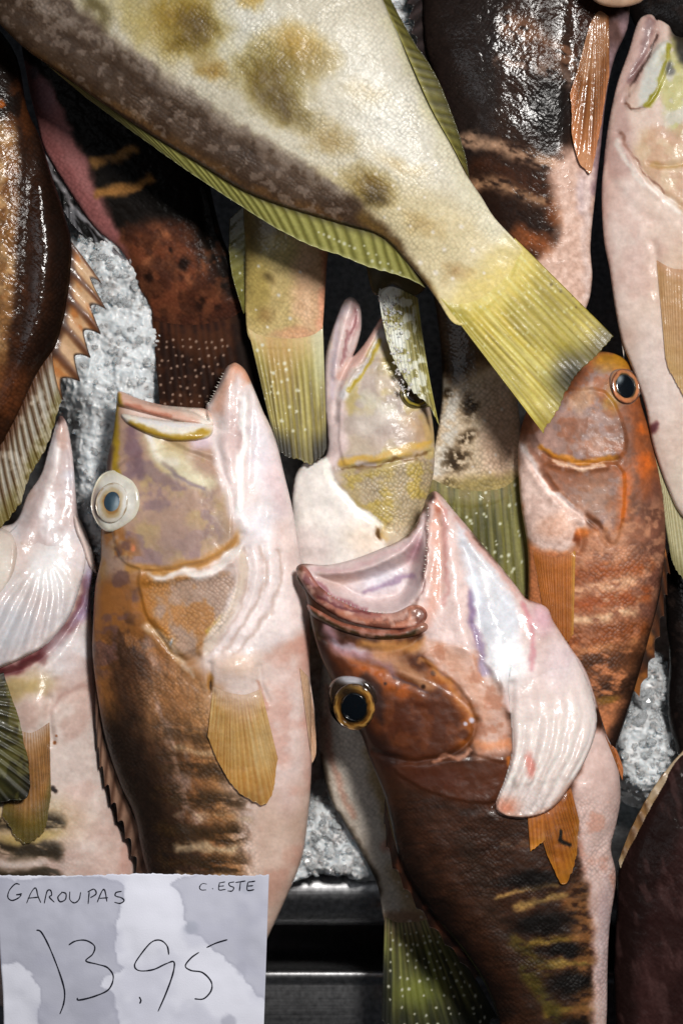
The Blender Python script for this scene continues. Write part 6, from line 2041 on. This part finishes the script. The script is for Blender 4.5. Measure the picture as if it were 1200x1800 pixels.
# ================================================================ handwritten price card
def price_card():
    z0 = 0.098
    nx, ny = 150, 100
    u = np.linspace(0, 1, nx)[None, :] * np.ones((ny, 1))
    v = np.ones((1, nx)) * np.linspace(0, 1, ny)[:, None]
    top = 1537 + 2.2 * (fbm(u * 470, u * 0, 6, 3, 4) - 0.5) * 2 + 1.5 * np.sin(u * 9)
    left = -2 + 8 * np.sin(math.pi * np.clip(v * 1.1, 0, 1)) * 0 + 9 * sm(0.25, 0.9, v)
    right = 473 - 10 * v
    X = left + (right - left) * u
    Y = top + (1822 - top) * v
    cz = z0 + 0.004 * np.sin(u * 3.0 + 0.6) - 0.003 * v + 0.0035 * sm(0.85, 1, u) * (1 - v) + 0.0018 * (fbm(X, Y, 90, 3, 6) - 0.5) * 2
    zz = lambda x, y: np.interp(0, [0], [0])
    k = (D - z0) / D
    V = np.stack([(X - 600) * S * k, (900 - Y) * S * k, cz], -1).reshape(-1, 3)
    I = np.arange(nx * ny).reshape(ny, nx)
    F = np.stack([I[:-1, :-1], I[1:, :-1], I[1:, 1:], I[:-1, 1:]], -1).reshape(-1, 4)
    P = Paint(X, Y, 5)
    P.fill((232, 234, 248))
    P.W(5, 14)
    # damp patches with crisp jagged rims
    st1 = [(-20, 1555), (30, 1546), (120, 1540), (196, 1545), (222, 1560), (214, 1590), (206, 1630), (206, 1690), (222, 1700), (186, 1716), (180, 1732), (200, 1752), (206, 1840), (80, 1840), (64, 1790), (70, 1740), (30, 1690), (-20, 1690)]
    st2 = [(312, 1541), (490, 1530), (490, 1752), (446, 1744), (428, 1716), (402, 1692), (372, 1668), (350, 1645), (328, 1636), (322, 1600), (316, 1570)]
    for st, a in ((st1, 0.95), (st2, 0.85)):
        d = seg_dist(smooth_line(st, 2, True), P.x, P.y, True)
        P.mix(a * (1 - sm(-1.5, 1.0, d)), (192, 194, 210))
        P.mix(0.35 * np.exp(-((d + 2) / 2.2) ** 2), (164, 166, 184))
    P.noise((172, 174, 190), 50, 0.55, 0.12, 0.4, m=1 - sm(-2, 2, seg_dist(smooth_line(st1, 2, True), P.x, P.y, True)))
    P.blob(335, 1630, 16, 12, (170, 176, 192), 0.6); P.blob(432, 1558, 18, 12, (176, 180, 196), 0.6); P.blob(400, 1800, 14, 16, (184, 186, 202), 0.8, 0, 0.3); P.blob(425, 1704, 12, 16, (178, 180, 196), 0.6)
    P.noise((178, 180, 200), 90, 0.6, 0.1, 0.3, seed=4)
    m = bpy.data.materials.new('damp_paper')
    nt, N, L, b = nodes_of(m)
    at = N.new('ShaderNodeAttribute'); at.attribute_name = 'skin_colour'
    tc = N.new('ShaderNodeTexCoord')
    n1 = N.new('ShaderNodeTexNoise'); n1.inputs['Scale'].default_value = 900; n1.inputs['Detail'].default_value = 4
    L.new(tc.outputs['Object'], n1.inputs['Vector'])
    L.new(at.outputs['Color'], b.inputs['Base Color'])
    bp = N.new('ShaderNodeBump'); bp.inputs['Strength'].default_value = 0.25; bp.inputs['Distance'].default_value = 0.0004
    L.new(n1.outputs['Fac'], bp.inputs['Height']); L.new(bp.outputs[0], b.inputs['Normal'])
    b.inputs['Roughness'].default_value = 0.75
    b.inputs['Specular IOR Level'].default_value = 0.2
    loc = wpos(np.array(235.0), np.array(1680.0), np.array(z0), z0)
    card = make_mesh('price_card', V, F, m, None, loc=loc, col=P.c.reshape(-1, 3), grade=1.0)
    sd = card.modifiers.new('thickness', 'SOLIDIFY'); sd.thickness = 0.0004; sd.offset = -1
    card['label'] = 'damp white paper price card with handwritten 13,95 at lower left'
    card['category'] = 'price card'
    ink = plain_material('pen_ink', (26, 28, 42), 0.6, 0, 0, 0.2)

    # every pen stroke: a thin raised line following the paper
    flat = V.reshape(ny, nx, 3)
    def height(x, y):
        uu = np.clip((x + 0) / 465.0, 0, 1) * (nx - 1.001)
        vv = np.clip((y - 1537) / 285.0, 0, 1) * (ny - 1.001)
        i, j = vv.astype(int), uu.astype(int)
        a, c = vv - i, uu - j
        return (cz[i, j] * (1 - c) + cz[i, j + 1] * c) * (1 - a) + (cz[i + 1, j] * (1 - c) + cz[i + 1, j + 1] * c) * a

    def pen(name, strokes, w):
        VV, FF = [], []
        n = 0
        for st in strokes:
            L_ = smooth_line(st, 8) if len(st) > 2 else np.array([np.array(st[0]) * (1 - t) + np.array(st[1]) * t for t in np.linspace(0, 1, 8)])
            T = np.gradient(L_, axis=0)
            T /= np.maximum(np.hypot(T[:, 0], T[:, 1])[:, None], 1e-6)
            N_ = np.stack([-T[:, 1], T[:, 0]], -1)
            ww = w * (0.75 + 0.5 * vnoise(np.arange(len(L_)) * 0.35, np.zeros(len(L_)), len(L_)))
            ww *= np.minimum(1, np.minimum(np.arange(len(L_)) + 1.5, len(L_) - np.arange(len(L_)) + 0.5) / 3.0)
            A, B_ = L_ + N_ * ww[:, None] / 2, L_ - N_ * ww[:, None] / 2
            rows = []
            for Q, dz in ((A, 0.00005), (L_, 0.00022), (B_, 0.00005)):
                h = height(Q[:, 0], Q[:, 1]) + dz + 0.0001
                rows.append(np.stack([(Q[:, 0] - 600) * S * k, (900 - Q[:, 1]) * S * k, h], -1))
            m_ = len(L_)
            VV += rows
            for r in range(2):
                for i in range(m_ - 1):
                    FF.append((n + r * m_ + i, n + r * m_ + i + 1, n + (r + 1) * m_ + i + 1, n + (r + 1) * m_ + i))
            n += 3 * m_
        Vv = np.concatenate(VV)
        Fq = np.array(FF)
        a, b_, c_ = Vv[Fq[0][0]], Vv[Fq[0][1]], Vv[Fq[0][2]]
        if np.cross(b_ - a, c_ - a)[2] < 0:
            Fq = Fq[:, ::-1]
        return make_mesh(name, Vv, Fq, ink, card, origin=loc)

    name_line = [
        [(36, 1554), (28, 1553), (18, 1564), (15, 1576), (22, 1582), (33, 1578), (38, 1572), (30, 1572), (40, 1570)],
        [(48, 1587), (56, 1568), (64, 1560), (68, 1574), (73, 1586)], [(50, 1578), (70, 1576)],
        [(79, 1587), (84, 1566), (90, 1564), (92, 1572), (88, 1576), (97, 1585)],
        [(110, 1568), (103, 1576), (107, 1584), (116, 1580), (117, 1570), (109, 1567)],
        [(124, 1566), (124, 1580), (132, 1586), (140, 1580), (143, 1567)],
        [(156, 1588), (158, 1566)], [(155, 1567), (166, 1562), (170, 1570), (160, 1577)],
        [(172, 1585), (180, 1566), (185, 1564), (189, 1584)], [(176, 1578), (191, 1577)],
        [(215, 1566), (205, 1568), (204, 1574), (214, 1577), (219, 1582), (212, 1587), (202, 1585)],
    ]
    pen('handwritten_word', name_line, 2.2)
    c_line = [
        [(364, 1554), (356, 1553), (351, 1559), (354, 1564), (363, 1564)],
        [(373, 1562), (375, 1562)],
        [(386, 1552), (385, 1564), (397, 1563)], [(385, 1552), (396, 1550)], [(385, 1558), (394, 1557)],
        [(412, 1550), (403, 1552), (404, 1557), (411, 1560), (408, 1566), (400, 1566)],
        [(414, 1551), (432, 1548)], [(423, 1550), (421, 1566)],
        [(436, 1550), (435, 1564), (447, 1563)], [(436, 1550), (449, 1548)], [(436, 1557), (445, 1556)],
    ]
    pen('handwritten_origin', c_line, 1.9)
    price = [
        [(65, 1634), (74, 1638), (88, 1664), (104, 1704), (114, 1738), (113, 1762), (106, 1782)],
        [(122, 1660), (134, 1653), (152, 1652), (167, 1662), (164, 1676), (152, 1688), (172, 1694), (190, 1700), (200, 1716), (192, 1738), (168, 1750), (140, 1757), (137, 1753)],
        [(245, 1752), (248, 1758), (246, 1764)],
        [(297, 1678), (294, 1662), (282, 1652), (266, 1656), (246, 1680), (237, 1697), (246, 1706), (270, 1704), (292, 1694), (306, 1691), (304, 1712), (292, 1746), (278, 1778)],
        [(350, 1674), (336, 1684), (326, 1698), (336, 1706), (356, 1710), (371, 1726), (371, 1742), (358, 1756), (342, 1756)], [(363, 1666), (380, 1658), (400, 1652)],
    ]
    pen('handwritten_price', price, 2.6)


price_card()
